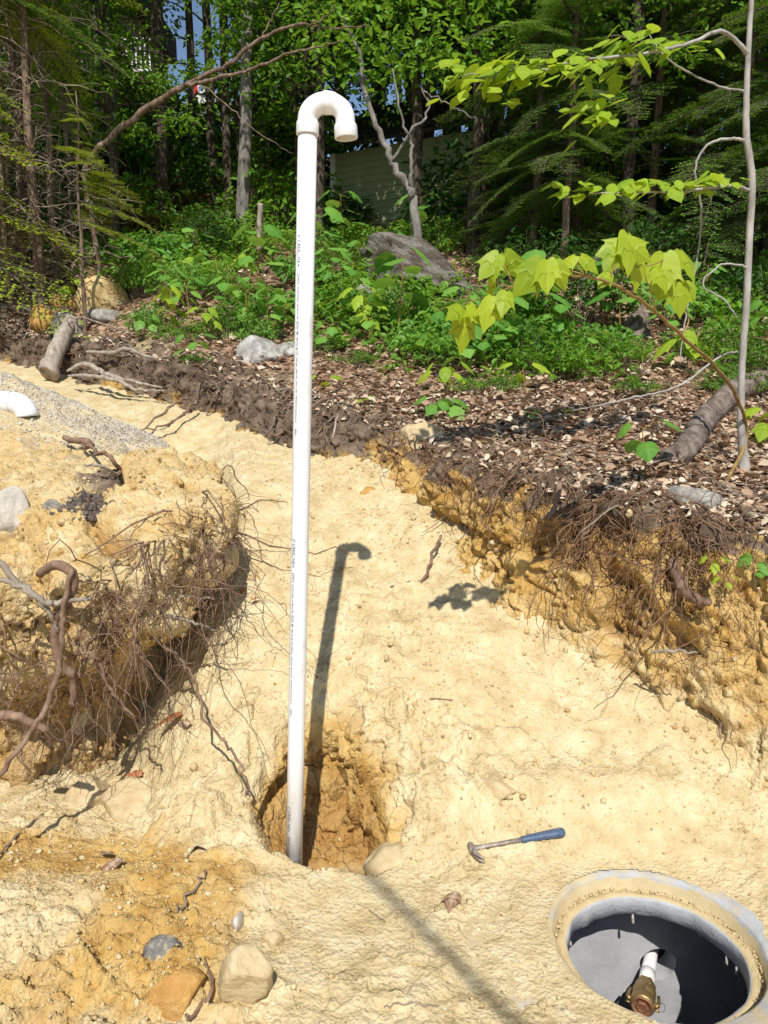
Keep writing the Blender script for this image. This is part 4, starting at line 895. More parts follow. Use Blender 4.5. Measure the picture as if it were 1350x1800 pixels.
# canopy trees added so that their high unseen crowns shade the wood
for k, (x_, y_, v_, s_, lb) in enumerate(((7.4, 8.6, 3, .95, 'tall tree standing beyond the right edge, its crown above the view'), (-8.0, 9.2, 3, .95, 'tall tree standing beyond the left edge, its crown above the view'), (2.3, 9.9, 3, .98, 'tall bare-stemmed tree behind the yellow-green maple branch'), (-1.9, 10.9, 3, 1.0, 'tall bare-stemmed tree left of the pipe top'), (-4.2, 12.6, 3, 1.0, 'tall bare-stemmed tree in the left brush'), (5.5, 11.0, 1, 1.0, 'tall dark tree far right beside the grey roof'), (.6, 12.6, 3, .95, 'tall bare-stemmed tree close behind the shed'), (-7.6, 12.5, 1, 1.0, 'tall dark tree beyond the left edge'))):
    tree_obj('canopy_tree', *TV[v_], (x_, y_, gz(x_, y_)-.05), k*2.2, s_, lb, 'tree')
# bare trunks that stand out
def pole(px, Ya, r, h, mtl, label, lean=(0, 0), seed=0):
    p = onground(px, Ya); random.seed(seed+int(px))
    mb = MB(); mb.tube(wobble([(0, 0, -.4), (0, 0, 0), (lean[0]*.4, lean[1]*.4, h*.45), (lean[0], lean[1], h)], .02, 16, seed), list(np.interp(np.linspace(0, 1, 16), [0, .08, 1], [r*1.3, r, r*.55])), 12, rough=.05)
    e = empty('forest_tree', p, label, 'tree'); mb.build('trunk', mtl, e)
    mb = MB()
    for i in range(0):
        hh = h; a = i*2.3+seed; q_ = np.array([lean[0]*hh/h, lean[1]*hh/h, hh])
        mb.tube(wobble([q_, q_+np.array([math.cos(a)*.5, math.sin(a)*.5, .15]), q_+np.array([math.cos(a)*1.2, math.sin(a)*1.2, .1])], .03, 8, i), [.02, .018, .015, .012, .01, .008, .006, .004], 5)
    for i in range(5):
        hh = h*(.35+.12*i); a = i*2.3+seed; q_ = np.array([lean[0]*hh/h, lean[1]*hh/h, hh]); mb = MB()
        mb.tube(wobble([q_, q_+np.array([math.cos(a)*.5, math.sin(a)*.5, .15]), q_+np.array([math.cos(a)*1.2, math.sin(a)*1.2, .1])], .03, 8, i), [.02, .018, .015, .012, .01, .008, .006, .004], 5); mb.build('limb', mtl, e)
    v, f, t = cloud(np.array([[lean[0]+rng.normal(0, .8), lean[1]+rng.normal(0, .8), h+rng.uniform(-1.5, .5)] for _ in range(26)]), 40, .5, .08, .12, np.random.RandomState(seed+3))
    link('crown', mesh_np('crown', v, f, M_LEAFB, True, {'tint': t}), e)
    return e
pole(176, 12.5, .065, 7, M_FORB, 'pale leaning trunk lit by the sun in the left woods', (.35, 0), 1)
pole(292, 12.0, .115, 8, M_BARK, 'thick dark trunk just left of the patch of blue sky', (.1, 0), 2)
pole(345, 13.5, .08, 7.5, M_BARK, 'slim dark trunk at the left of the patch of blue sky', (.05, 0), 3)
pole(374, 13.0, .085, 8, M_BARK, 'straight dark trunk standing in the patch of blue sky', (.05, 0), 4)
pole(402, 12.4, .08, 8, M_BARK, 'brownish trunk at the right of the patch of blue sky', (.1, 0), 5)
pole(424, 12.9, .05, 8, M_BARK, 'grey-green trunk second right of the patch of blue sky', (-.05, 0), 6)
pole(450, 14.2, .07, 8, M_BARK, 'thin dark trunk third right of the patch of blue sky', (.05, 0), 7)
pole(218, 14.0, .07, 7, M_BARK, 'thin dark trunk in front of the white railing', (-.1, 0), 8)
pole(1102, 9.3, .085, 7, M_BARK, 'dark trunk behind the lime leaves of the slender tree', (-.05, 0), 9)
pole(1215, 10.2, .07, 7, M_BARK, 'slim dark trunk left of the slender pale tree', (.1, 0), 10)
pole(848, 10.4, .12, 7, M_BARK, 'dark trunk at the right corner of the shed', (0, 0), 11)

# hemlock boughs
def bough_mesh(seed, length, mtl, dens=1.0):
    rng = np.random.RandomState(seed); mb = MB(); n = 22
    t = np.linspace(0, 1, n); ax_ = np.stack([t*length, .03*np.sin(t*5+seed), -.30*t*t*length], 1)
    P, D, Nn, L = [], [], [], []
    mb.tube(ax_, list(np.linspace(.010, .002, n)), 4)
    tw = int(26*dens*length)
    for i in range(tw):
        u = .08+.92*(i+rng.uniform(-.2, .2))/tw; u = min(max(u, .02), 1); p = np.array([np.interp(u, t, ax_[:, k]) for k in range(3)])
        for sgn in (-1, 1):
            if rng.uniform() < .08: continue
            tl = length*.36*(1-u*.78)*rng.uniform(.7, 1.15); an = sgn*R(rng.uniform(42, 66)); d = np.array([math.cos(an), math.sin(an), rng.uniform(-.12, .04)])
            e = p+d*tl+[0, 0, -.18*tl]; mb.tube([p, (p+e)/2+[0, 0, .01], e], [.0028, .002, .001], 3, False)
            ns = max(3, int(tl/.022))
            for j in range(ns):
                w_ = (j+.6)/ns; q_ = p+(e-p)*w_
                for s2 in (-1, 1):
                    sl_ = tl*.34*(1-w_*.7)*rng.uniform(.6, 1.2); a2 = an+s2*R(rng.uniform(35, 60)); d2 = np.array([math.cos(a2), math.sin(a2), rng.uniform(-.25, .05)])
                    m_ = max(2, int(sl_/.011))
                    for r_ in range(m_):
                        P.append(q_+d2*sl_*(r_+.3)/m_); a3 = a2+(1 if r_ % 2 else -1)*R(50); D.append([math.cos(a3), math.sin(a3), rng.uniform(-.3, .2)]); L.append(rng.uniform(.013, .021))
    P = np.array(P); D = unit(np.array(D)); L = np.array(L)[:, None]; S = unit(np.cross(D, np.array([[0, 0, 1.]])+rng.normal(0, .3, P.shape)))
    v = np.stack([P, P+D*L*.5+S*L*.25, P+D*L, P+D*L*.5-S*L*.25], 1).reshape(-1, 3); f = (np.arange(len(P))[:, None]*4+np.array([[0, 1, 2, 3]]))
    v0 = np.array(mb.v); F_ = [tuple(a) for a in mb.f]+[tuple(a+len(v0)) for a in f]
    tint = np.concatenate([np.zeros(len(v0)), np.repeat(np.clip(rng.uniform(0, .6, len(P))+.5*P[:, 0]/length, 0, 1), 4)])
    me = mesh_np('bough', np.concatenate([v0, v]), F_, [mtl, M_BARK], True, {'tint': tint})
    mi = np.zeros(len(F_), np.int32); mi[:len(mb.f)] = 1; me.polygons.foreach_set('material_index', mi); return me
BG = [bough_mesh(1, .95, M_HEM), bough_mesh(2, .75, M_HEM), bough_mesh(3, 1.1, M_HEM, .85)]
BY = [bough_mesh(4, .85, M_HEMY), bough_mesh(5, .7, M_HEMY)]
def hemlock(loc, h, r, nb, label, set_, cb=.5, rmax=1.4, seed=0, arc=(0, 360), name='hemlock_tree', sc=1.0, bark=None):
    rng = np.random.RandomState(seed); e = empty(name, loc, label, 'tree')
    mb = MB(); random.seed(seed); mb.tube(wobble([(0, 0, -.3), (0, 0, 0), (.03, 0, h*.5), (.05, .02, h)], .012, 14, seed), list(np.interp(np.linspace(0, 1, 14), [0, .1, 1], [r*1.2, r, r*.15])), 10, rough=.06); mb.build('trunk', bark or M_BARKR, e)
    for i in range(nb):
        hh = cb+(h-cb)*(i+rng.uniform(0, 1))/nb; a = R(rng.uniform(*arc)); s = rmax*(1-.72*(hh-cb)/(h-cb))*rng.uniform(.6, 1.15)*sc
        o = link('bough', set_[i % len(set_)], e, (0, 0, hh), (R(rng.uniform(-15, 15)), R(rng.uniform(-4, 20)), a), s)
    return e
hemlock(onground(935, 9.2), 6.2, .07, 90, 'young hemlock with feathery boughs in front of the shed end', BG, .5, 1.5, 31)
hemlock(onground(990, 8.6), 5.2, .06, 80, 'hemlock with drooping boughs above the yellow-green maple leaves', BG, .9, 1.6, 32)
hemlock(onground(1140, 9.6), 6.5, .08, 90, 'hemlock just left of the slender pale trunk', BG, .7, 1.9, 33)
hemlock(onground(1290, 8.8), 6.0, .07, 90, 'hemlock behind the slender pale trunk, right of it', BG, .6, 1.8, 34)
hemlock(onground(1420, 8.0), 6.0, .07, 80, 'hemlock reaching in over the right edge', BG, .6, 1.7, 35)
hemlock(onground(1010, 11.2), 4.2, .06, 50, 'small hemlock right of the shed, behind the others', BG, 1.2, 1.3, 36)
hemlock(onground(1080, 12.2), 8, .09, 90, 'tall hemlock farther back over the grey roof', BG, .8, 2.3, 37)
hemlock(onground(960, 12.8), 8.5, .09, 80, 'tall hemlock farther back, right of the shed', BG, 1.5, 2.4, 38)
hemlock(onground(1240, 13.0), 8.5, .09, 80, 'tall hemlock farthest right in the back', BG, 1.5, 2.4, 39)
# left brush: several reddish trunks of a hemlock clump with dead twigs
def dead_twigs(e, h, n, seed, zmin=.3, reach=.9, mtl=None):
    rng = np.random.RandomState(seed); mb = MB()
    for i in range(n):
        hh = rng.uniform(zmin, h*.8); a = rng.uniform(0, 6.28); l = reach*rng.uniform(.3, 1); p = np.array([0, 0, hh]); d = np.array([math.cos(a), math.sin(a), rng.uniform(-.6, .35)])
        W = wobble([p, p+d*l*.5, p+d*l+[0, 0, -.1*l]], .02, 7, seed+i); mb.tube(W, [.009, .008, .007, .006, .0045, .003, .002], 4, False)
        for j in range(3):
            q_ = W[2+j]; d2 = rng.normal(0, 1, 3)*.22*l; mb.tube([q_, q_+d2*.5+rng.normal(0, .01, 3), q_+d2], [.004, .003, .0018], 3, False)
    mb.build('dead_twigs', mtl or M_TWIG, e)
for k, (px_, Y_, r_, h_, lb) in enumerate(((72, 8.2, .075, 5.0, 'reddish scaly trunk, thickest in the left brush'), (48, 8.6, .05, 5.0, 'reddish trunk left of the thickest one in the brush'), (18, 8.0, .04, 4.6, 'slim reddish trunk at the left edge'), (98, 8.9, .05, 5.2, 'reddish trunk right of the thickest one in the brush'), (128, 9.4, .035, 4.8, 'thin reddish trunk at the right side of the left brush'))):
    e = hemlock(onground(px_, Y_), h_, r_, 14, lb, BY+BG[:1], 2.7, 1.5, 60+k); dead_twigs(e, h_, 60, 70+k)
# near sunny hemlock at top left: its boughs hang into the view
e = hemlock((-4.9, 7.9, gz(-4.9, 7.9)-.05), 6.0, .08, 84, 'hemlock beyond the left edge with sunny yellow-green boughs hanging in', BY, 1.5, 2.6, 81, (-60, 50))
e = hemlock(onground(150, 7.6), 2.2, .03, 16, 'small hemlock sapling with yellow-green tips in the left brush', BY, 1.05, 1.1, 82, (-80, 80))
# leaning bare tree with two long limbs
def limb_tree(name, base, label, limbs, mtl, leafs=None):
    e = empty(name, base, label, 'tree'); b0 = np.array(base)
    for i, (nm, pts, rads, amp) in enumerate(limbs):
        mb = MB(); W = wobble([np.array(p)-b0 for p in pts], amp, max(10, 6*len(pts)), i+3); mb.tube(W, list(np.interp(np.linspace(0, 1, len(W)), np.linspace(0, 1, len(rads)), rads)), 9, rough=.05); mb.build(nm, mtl, e)
    return e
Yl = 8.6
b_ = onground(172, Yl)
e = limb_tree('leaning_tree', b_, 'crooked bare tree leaning right with two long limbs across the upper left', [
 ('trunk', [b_, at(165, 400, Yl), at(150, 330, Yl), at(153, 290, Yl), at(175, 262, Yl-.05), at(240, 205, Yl-.15), at(325, 150, Yl-.3)], [0.0340, 0.0272, 0.0238, 0.0272, 0.0306, 0.0340, 0.0272], .008),
 ('limb', [at(325, 150, Yl-.3), at(400, 112, Yl-.45), at(455, 72, Yl-.55), at(500, 48, Yl-.6), at(560, 38, Yl-.65), at(590, 8, Yl-.7)], [0.0245, 0.0218, 0.0177, 0.0150, 0.0095, 0.0041], .008),
 ('limb', [at(332, 150, Yl-.3), at(372, 140, Yl-.5), at(440, 122, Yl-.75), at(500, 98, Yl-.9), at(560, 82, Yl-1.0), at(606, 72, Yl-1.1)], [0.0231, 0.0190, 0.0150, 0.0122, 0.0082, 0.0041], .006),
 ('limb', [at(540, 43, Yl-.62), at(590, 50, Yl-.6), at(650, 45, Yl-.6)], [0.0082, 0.0082, 0.0041], .006),
 ('limb', [at(352, 146, Yl-.4), at(400, 185, Yl-.6), at(450, 232, Yl-.8), at(515, 270, Yl-.9)], [0.0068, 0.0061, 0.0048, 0.0020], .008),
 ('limb', [at(455, 72, Yl-.55), at(475, 38, Yl-.5), at(490, 5, Yl-.5)], [0.0082, 0.0068, 0.0041], .006),
 ('limb', [at(152, 292, Yl), at(120, 270, Yl+.1), at(90, 262, Yl+.2)], [0.0170, 0.0095, 0.0041], .01)], M_BARKR)
dead_twigs(e, 1.6, 22, 91, .3, .7)
b_ = onground(738, 8.4)
e = limb_tree('forked_sapling', b_, 'grey forked sapling standing in front of the shed', [
 ('trunk', [b_, at(730, 370, 8.4), at(718, 330, 8.4), at(690, 285, 8.4), at(668, 235, 8.4), at(640, 160, 8.4), at(632, 90, 8.4), at(600, 30, 8.4)], [.05, .045, .04, .035, .03, .024, .018, .01], .01),
 ('limb', [at(722, 345, 8.4), at(722, 290, 8.3), at(723, 250, 8.3), at(708, 215, 8.2), at(690, 120, 8.2)], [.024, .02, .016, .012, .006], .008),
 ('limb', [at(690, 285, 8.4), at(720, 235, 8.3), at(755, 190, 8.3), at(735, 150, 8.3)], [.018, .014, .012, .005], .01),
 ('limb', [at(745, 160, 8.3), at(800, 190, 8.2), at(840, 212, 8.1)], [.008, .007, .003], .01)], M_FORB)
v, f, t = cloud(np.array([at(px_, py_, 8.4+dy_)-np.array(b_) for px_, py_, dy_ in ((560, 20, 0), (600, 60, .3), (640, 20, 0), (690, 70, .2), (730, 30, -.2), (770, 60, .1), (700, 120, .2), (650, 110, .4), (790, 110, 0), (820, 80, .3), (560, 70, .5), (740, 100, -.1), (850, 40, .2), (600, 130, .3), (660, 60, -.3))]), 34, .28, .08, .095, np.random.RandomState(3), .7)
link('crown', mesh_np('crown', v, f, M_LEAFB, True, {'tint': np.clip(t+.15, 0, 1)}), e)

# leaf shapes as shared meshes ------------------------------------------------
def lobed_leaf(name, outline, mtl, droop=.35, fold=.12, tint=.5, pet=0):
    """outline: half-outline (x>=0) from base to tip, leaf length 1 along +y; veins creased"""
    half = [(0, 0)]+outline; mid = [(0, t) for t in (0, .2, .42, .66, .85, 1.0)]
    mb = MB()
    def zz(x, y): return -droop*(y*y)*.55-droop*abs(x)**1.5*.9+fold*abs(x)*(1 if abs(x) < .18 else .6)+.012*math.sin(y*38+abs(x)*30)
    tip = outline[-1]
    pts = outline
    for s in (1, -1):
        cx, cy = 0, 0
        inner = []
        for (a, b) in pts:
            inner.append((a*.5, .10+(b-.10)*.62))
        n0 = len(mb.v); ring = pts
        V_ = [(s*a, b, zz(a, b)) for a, b in ring]+[(s*a, b, zz(a, b)-.010*(-1)**i) for i, (a, b) in enumerate(inner)]
        k = len(ring)
        F_ = []
        for i in range(k-1):
            F_.append((i, i+1, k+i+1, k+i) if s < 0 else (k+i, k+i+1, i+1, i))
        # inner fan to the midrib
        M_ = [(0, b, zz(0, b)+.012) for _, b in inner]; o = len(V_); V_ += M_; veins = True
        for i in range(k-1):
            F_.append((k+i, k+i+1, o+i+1, o+i) if s < 0 else (o+i, o+i+1, k+i+1, k+i))
        mb.add(V_, F_, tint)
        for q_ in range(len(M_)): mb.t[-1-q_] = min(1.0, tint+.45)
        for q_ in range(0, k, 3): mb.t[len(mb.t)-len(V_)+k+q_] = min(1, tint+.3)
    if pet: mb.tube([(0, 0, 0), (0, -pet*.5, .02), (0, -pet, .0)], .012, 4, t=0)
    return mb.mesh(name, mtl)
MAPLE_OUT = [(.02, .0), (.10, -.06), (.20, -.04), (.27, .06), (.31, .18), (.34, .30), (.36, .42), (.39, .54), (.46, .70), (.37, .62), (.30, .62), (.25, .66), (.21, .76), (.17, .84), (.10, .93), (.0, 1.10)]
OVATE_OUT = [(.0, .0), (.10, .03), (.20, .12), (.27, .26), (.30, .42), (.27, .58), (.20, .74), (.11, .87), (.04, .96), (.0, 1.04)]
VIB_OUT = [(.0, .0), (.16, -.04), (.30, .05), (.38, .22), (.40, .40), (.46, .52), (.36, .58), (.26, .72), (.14, .86), (.0, 1.0)]
ml = [lobed_leaf('leaf', MAPLE_OUT, M_MAPLE, d_, f_, t_) for d_, f_, t_ in ((.3, .10, .3), (.5, .16, .6), (.2, .04, .8))]
ol = [lobed_leaf('leaf', OVATE_OUT, M_LEAFL, d_, f_, t_) for d_, f_, t_ in ((.25, .25, .2), (.4, .1, .55), (.15, .35, .85))]
sl_ = [lobed_leaf('leaf', VIB_OUT, M_SEED, d_, f_, t_) for d_, f_, t_ in ((.35, .1, .2), (.5, .2, .55), (.2, .15, .85))]
yl_ = [lobed_leaf('leaf', MAPLE_OUT, M_LEAFL, d_, f_, t_) for d_, f_, t_ in ((.4, .1, .6), (.6, .2, .9))]
def leaf_at(p, direction, normal, size, me, parent):
    D = Vector(direction).normalized(); Nn = Vector(normal); X_ = D.cross(Nn).normalized(); Z_ = X_.cross(D)
    M_ = Matrix((X_, D, Z_)).transposed().to_4x4(); o = bpy.data.objects.new('leaf', me); COL.objects.link(o); o.parent = parent
    o.matrix_local = Matrix.Translation(Vector(tuple(p))-parent.location) @ M_ @ Matrix.Scale(size, 4); return o
# hero maple branch (px, py of the leaf base; px,py of the tip; Y)
YM = 3.95
mp0 = np.array(hit(1275, 850, 1)); maple = empty('maple_sapling', mp0, 'arching maple sapling with big yellow-green leaves above the right bank', 'sapling')
def mstem(nm, pix, rads, amp=.003, seed=0, first=None):
    pts = [at(a, b, Yq) for a, b, Yq in pix]
    if first is not None: pts = [first]+pts
    mb = MB(); W = wobble([p-mp0 for p in pts], amp, max(8, 7*len(pts)), seed); mb.tube(W, list(np.interp(np.linspace(0, 1, len(W)), np.linspace(0, 1, len(rads)), rads)), 8); mb.build(nm, M_STEM, maple)
mstem('stem', [(1312, 770, 4.20), (1296, 700, 4.00), (1262, 650, 3.60), (1190, 582, 3.05), (1130, 530, 2.75), (1070, 497, 2.58), (1020, 485, 2.52), (960, 487, 2.50), (900, 505, 2.50), (870, 520, 2.51)], [.010, .010, .009, .008, .0065, .0055, .005, .004, .003, .002], .002, 1, mp0)
for k_, pp in enumerate(([(1075, 498, 2.59), (1078, 470, 2.60), (1098, 438, 2.66)], [(1155, 550, 2.88), (1140, 500, 2.80), (1118, 466, 2.72)], [(1200, 590, 3.10), (1210, 560, 3.18), (1196, 520, 3.08)], [(1030, 484, 2.52), (1000, 475, 2.50), (965, 468, 2.50)], [(1030, 484, 2.52), (1015, 468, 2.51), (1020, 450, 2.52)], [(905, 503, 2.50), (890, 475, 2.50), (878, 455, 2.51)], [(900, 505, 2.50), (880, 500, 2.51), (862, 488, 2.52)], [(870, 520, 2.51), (845, 525, 2.52), (815, 535, 2.54)], [(960, 487, 2.50), (945, 480, 2.50), (935, 460, 2.50)], [(1125, 470, 2.74), (1160, 460, 2.90), (1190, 440, 3.05)])):
    mstem('petiole', pp, [.0028, .0022, .0016], .001, 10+k_)
big = [(1100, 428, 1058, 442, 70), (1098, 425, 1140, 452, 72), (1102, 410, 1110, 470, 86), (1090, 430, 1065, 480, 70), (1118, 440, 1130, 500, 70), (1168, 444, 1160, 500, 92), (1195, 440, 1222, 480, 80), (1150, 470, 1175, 500, 60), (1192, 494, 1196, 535, 66), (1180, 500, 1165, 520, 50), (1205, 496, 1222, 520, 46),
       (962, 456, 960, 510, 76), (955, 460, 915, 508, 84), (975, 460, 990, 500, 62), (945, 470, 930, 500, 60), (1020, 450, 1048, 472, 52), (1012, 450, 985, 470, 50),
       (878, 446, 845, 486, 76), (885, 444, 903, 470, 62), (872, 450, 868, 470, 48), (865, 488, 866, 515, 54), (890, 512, 884, 545, 58), (870, 520, 850, 572, 74), (862, 525, 880, 548, 44),
       (812, 540, 793, 555, 60), (818, 545, 820, 592, 76), (825, 535, 842, 560, 50), (1072, 480, 1056, 500, 44)]
rng = np.random.RandomState(9)
for k_, (a, b_2, c, d_, sz) in enumerate(big):
    Yk = np.interp(a, [790, 900, 1000, 1060, 1130, 1200, 1262], [2.55, 2.5, 2.5, 2.55, 2.75, 3.1, 3.6])-.01+rng.uniform(-.03, .03)
    p = at(a, b_2, Yk); q_ = at(c, d_, Yk-rng.uniform(-.03, .06)); D = unit(q_-p)
    leaf_at(p, D, np.array([rng.uniform(-.8, .8), -1.0, rng.uniform(.2, 1.1)]), sz/F*Yk*rng.uniform(.68, .9), ml[k_ % 3], maple)
# slender pale tree
ST = np.array(hit(1305, 828, 1)); slender = empty('slender_tree', ST, 'slender pale smooth-barked tree rising past the right side of the view', 'tree')
def sstem(nm, pts, rads, amp=.004, seed=0, mtl=None):
    mb = MB(); W = wobble([np.array(p)-ST for p in pts], amp*.35, max(10, 7*len(pts)), seed); mb.tube(W, list(np.interp(np.linspace(0, 1, len(W)), np.linspace(0, 1, len(rads)), rads)), 12, rough=.015); return mb.build(nm, mtl or M_PALEB, slender)
Yt = ST[1]
sstem('trunk', [ST-np.array([.06, .02, .08]), ST, at(1306, 790, Yt), at(1302, 730, Yt), at(1306, 620, Yt), at(1313, 520, Yt), at(1317, 420, Yt), at(1322, 320, Yt), at(1312, 230, Yt), at(1314, 120, Yt), at(1321, 0, Yt), at(1330, -160, Yt), at(1338, -340, Yt)], [.05, .038, .024, .019, .018, .018, .018, .0175, .017, .014, .012, .009, .006], .002, 1)
sstem('branch', [at(1316, 335, Yt), at(1285, 326, Yt-.1), at(1200, 336, Yt-.25), at(1120, 338, Yt-.4), at(1035, 340, Yt-.5)], [.010, .008, .007, .005, .003], .003, 2)
sstem('branch', [at(1315, 95, Yt), at(1270, 55, Yt-.1), at(1215, 75, Yt-.3), at(1130, 95, Yt-.5), at(1010, 108, Yt-.7), at(965, 125, Yt-.75)], [.012, .010, .008, .007, .005, .003], .004, 3)
sstem('branch', [at(1314, 250, Yt), at(1285, 243, Yt), at(1240, 258, Yt), at(1222, 300, Yt), at(1232, 360, Yt+.05), at(1228, 440, Yt+.1), at(1205, 560, Yt+.1), at(1195, 640, Yt+.1)], [.008, .008, .006, .005, .005, .005, .004, .003], .006, 4)
sstem('branch', [at(1318, 470, Yt), at(1270, 465, Yt-.05), at(1235, 500, Yt-.05), at(1275, 530, Yt-.1), at(1297, 560, Yt-.1)], [.006, .005, .004, .004, .003], .006, 5)
sstem('branch', [at(1308, 620, Yt), at(1270, 625, Yt+.05), at(1190, 680, Yt), at(1100, 702, Yt-.1), at(1005, 722, Yt-.1)], [.004, .006, .006, .005, .002], .005, 6)
sstem('branch', [at(1310, 160, Yt), at(1260, 150, Yt), at(1180, 110, Yt-.2), at(1140, 60, Yt-.2)], [.006, .005, .004, .002], .006, 7)
def spray(pts, n, size, spread, me_set, parent, rng, ups=.5, down=.25):
    P_ = np.array(wobble(pts, .0, 40))
    for k in range(n):
        i = min(39, int((k+.5)/n*39)); p = P_[i]+rng.normal(0, spread, 3)*[1, 1, .6]; side = 1 if k % 2 else -1
        T = P_[min(i+1, 39)]-P_[max(i-1, 0)]; a = math.atan2(T[1], T[0])+side*R(rng.uniform(25, 75))
        D = np.array([math.cos(a), math.sin(a), -down*rng.uniform(-.4, 3.2)])
        leaf_at(p, D, np.array([rng.normal(0, .3), -ups+rng.normal(0, .2), 1.0]), size*rng.uniform(.7, 1.2), me_set[k % len(me_set)], parent)
rng = np.random.RandomState(15)
spray([at(1290, 312, Yt-.1), at(1200, 322, Yt-.25), at(1110, 328, Yt-.4), at(985, 332, Yt-.52)], 64, .105, .035, ol, slender, rng)
spray([at(1215, 70, Yt-.3), at(1090, 90, Yt-.55), at(960, 115, Yt-.75), at(880, 120, Yt-.8)], 70, .105, .055, ol, slender, rng)
spray([at(1090, 85, Yt-.55), at(1080, 110, Yt-.5), at(1060, 190, Yt-.5), at(1030, 205, Yt-.55)], 44, .10, .06, ol, slender, rng)
sstem('branch', [at(965, 122, Yt-.75), at(880, 122, Yt-.8), at(800, 135, Yt-.8)], [.003, .003, .0015], .003, 8)
spray([at(960, 120, Yt-.75), at(900, 135, Yt-.8), at(850, 125, Yt-.8), at(800, 145, Yt-.82)], 56, .095, .06, ol, slender, rng)

# seedlings: thin stem, a few big leaves (each leaf a part)
def seedling(px, py, h, n, size, me_set, label, Y=None, flat=.6, name='seedling', spread=.0, seed=None, stemm=None, cat='plant'):
    b = np.array(hit(px, py, 1)) if Y is None else at(px, py, Y)
    rng = np.random.RandomState(seed or int(px+py)); e = empty(name, b, label, cat)
    lean = rng.normal(0, .1, 2)*h; top = np.array([lean[0], lean[1], h]); mb = MB(); W = wobble([(0, 0, -.02), top*.5+rng.normal(0, .01, 3), top], .004, 8, int(px)); mb.tube(W, list(np.linspace(.006, .0025, 8)), 5); mb.build('stem', stemm or M_STEM, e)
    for k in range(n):
        u = 1-.75*(k//2)/max(1, n/2)*.9; p = top*u; a = k*math.pi+(k//2)*1.45+rng.uniform(-.4, .4); r = size*(.35+.5*rng.uniform())+spread
        q_ = p+np.array([math.cos(a)*r, math.sin(a)*r, r*.35]); mb = MB()
        if h > .2: mb.tube([p, (p+q_)/2+[0, 0, .01], q_], [.0022, .0018, .0014], 4, False); mb.build('petiole', stemm or M_STEM, e)
        leaf_at(b+q_, (math.cos(a), math.sin(a), -rng.uniform(.1, .9)), (rng.normal(0, .2), -flat*.6, 1), size*rng.uniform(.75, 1.15), me_set[k % len(me_set)], e)
    return e
SD_ = [
 (458, 520, .62, 9, .19, sl_, 'seedling with large drooping leaves touching the tall pipe on its left'),
 (400, 565, .38, 8, .16, sl_, 'seedling with broad leaves left of the tall pipe'),
 (330, 560, .34, 8, .14, sl_, 'broad-leaved seedling in the green patch behind the bank, left part'),
 (290, 545, .34, 7, .13, sl_, 'broad-leaved seedling at the left end of the green patch'),
 (372, 600, .26, 6, .12, yl_, 'low seedling with yellowish leaves on the litter'),
 (345, 640, .20, 5, .12, sl_, 'low green seedling on the bank edge above the roots'),
 (118, 535, .20, 5, .15, yl_, 'yellow-leaved seedling over the left rocks'),
 (160, 520, .22, 4, .12, sl_, 'small green seedling above the yellow wedge rock'),
 (582, 520, .40, 8, .14, sl_, 'seedling with soft green leaves right of the pipe'),
 (640, 600, .42, 9, .14, yl_, 'seedling with bright yellow-green leaves below the round grey rock'),
 (615, 560, .50, 8, .13, sl_, 'thin seedling right of the pipe below the boulder'),
 (732, 440, .62, 5, .22, sl_, 'sapling with very large pale green leaves before the shed'),
 (680, 480, .45, 8, .15, sl_, 'leafy seedling at the left end of the big boulder'),
 (585, 620, .22, 7, .11, sl_, 'small seedling by the pipe on the leaf litter'),
 (568, 690, .10, 3, .09, yl_, 'tiny seedling right next to the pipe at the bank edge'),
 (772, 610, .30, 7, .14, sl_, 'seedling with opposite leaves below the big boulder'),
 (785, 690, .18, 8, .13, ol, 'star-shaped green seedling on the litter above the right bank'),
 (778, 735, .10, 10, .13, sl_, 'low flat rosette of leaves on the litter'),
 (855, 650, .34, 8, .14, sl_, 'seedling with wide leaves at the left of the dark thicket'),
 (925, 690, .18, 3, .13, yl_, 'seedling with one yellow-spotted leaf in the shade'),
 (985, 620, .42, 8, .14, sl_, 'seedling under the arching maple branch'),
 (1060, 580, .46, 8, .15, sl_, 'seedling with wide leaves left of the grey stump'),
 (1180, 610, .40, 8, .13, sl_, 'seedling right of the grey stump'),
 (1240, 560, .48, 9, .14, sl_, 'seedling left of the slender tree in half shade'),
 (1338, 620, .40, 8, .14, sl_, 'seedling at the right edge behind the slender tree'),
 (1345, 770, .16, 7, .14, yl_, 'lime-green rosette at the right edge by the log'),
 (1135, 845, .26, 4, .13, sl_, 'dark-leaved lone seedling on the right litter'),
 (1255, 1010, .06, 4, .05, yl_, 'small bright leaves sprouting at the right bank crest'),
 (1330, 1030, .12, 8, .06, sl_, 'glossy green shoot at the right edge on the bank crest'),
 (1275, 1040, .05, 4, .045, yl_, 'second tiny bright shoot on the right bank crest'),
 (55, 640, .14, 8, .08, sl_, 'low green weed at the far left beside the stump'),
 (640, 715, .06, 4, .05, yl_, 'tiny weed on the dark bank right of the pipe'),
 (930, 740, .06, 4, .05, sl_, 'tiny weed in the middle of the leaf litter'),
 (1010, 735, .05, 3, .05, yl_, 'tiny yellow weed in the leaf litter'),
 (500, 590, .30, 8, .12, sl_, 'seedling half hidden behind the tall pipe'),
 (255, 600, .20, 6, .10, sl_, 'small seedling on the bank by the speckled rock'),
]
for r_ in SD_:
    kw = {}
    if r_[0] in (1255, 1330, 1275): kw['Y'] = {1255: 2.99, 1330: 3.0, 1275: 2.93}[r_[0]]
    seedling(*r_[:6], r_[6], **kw)

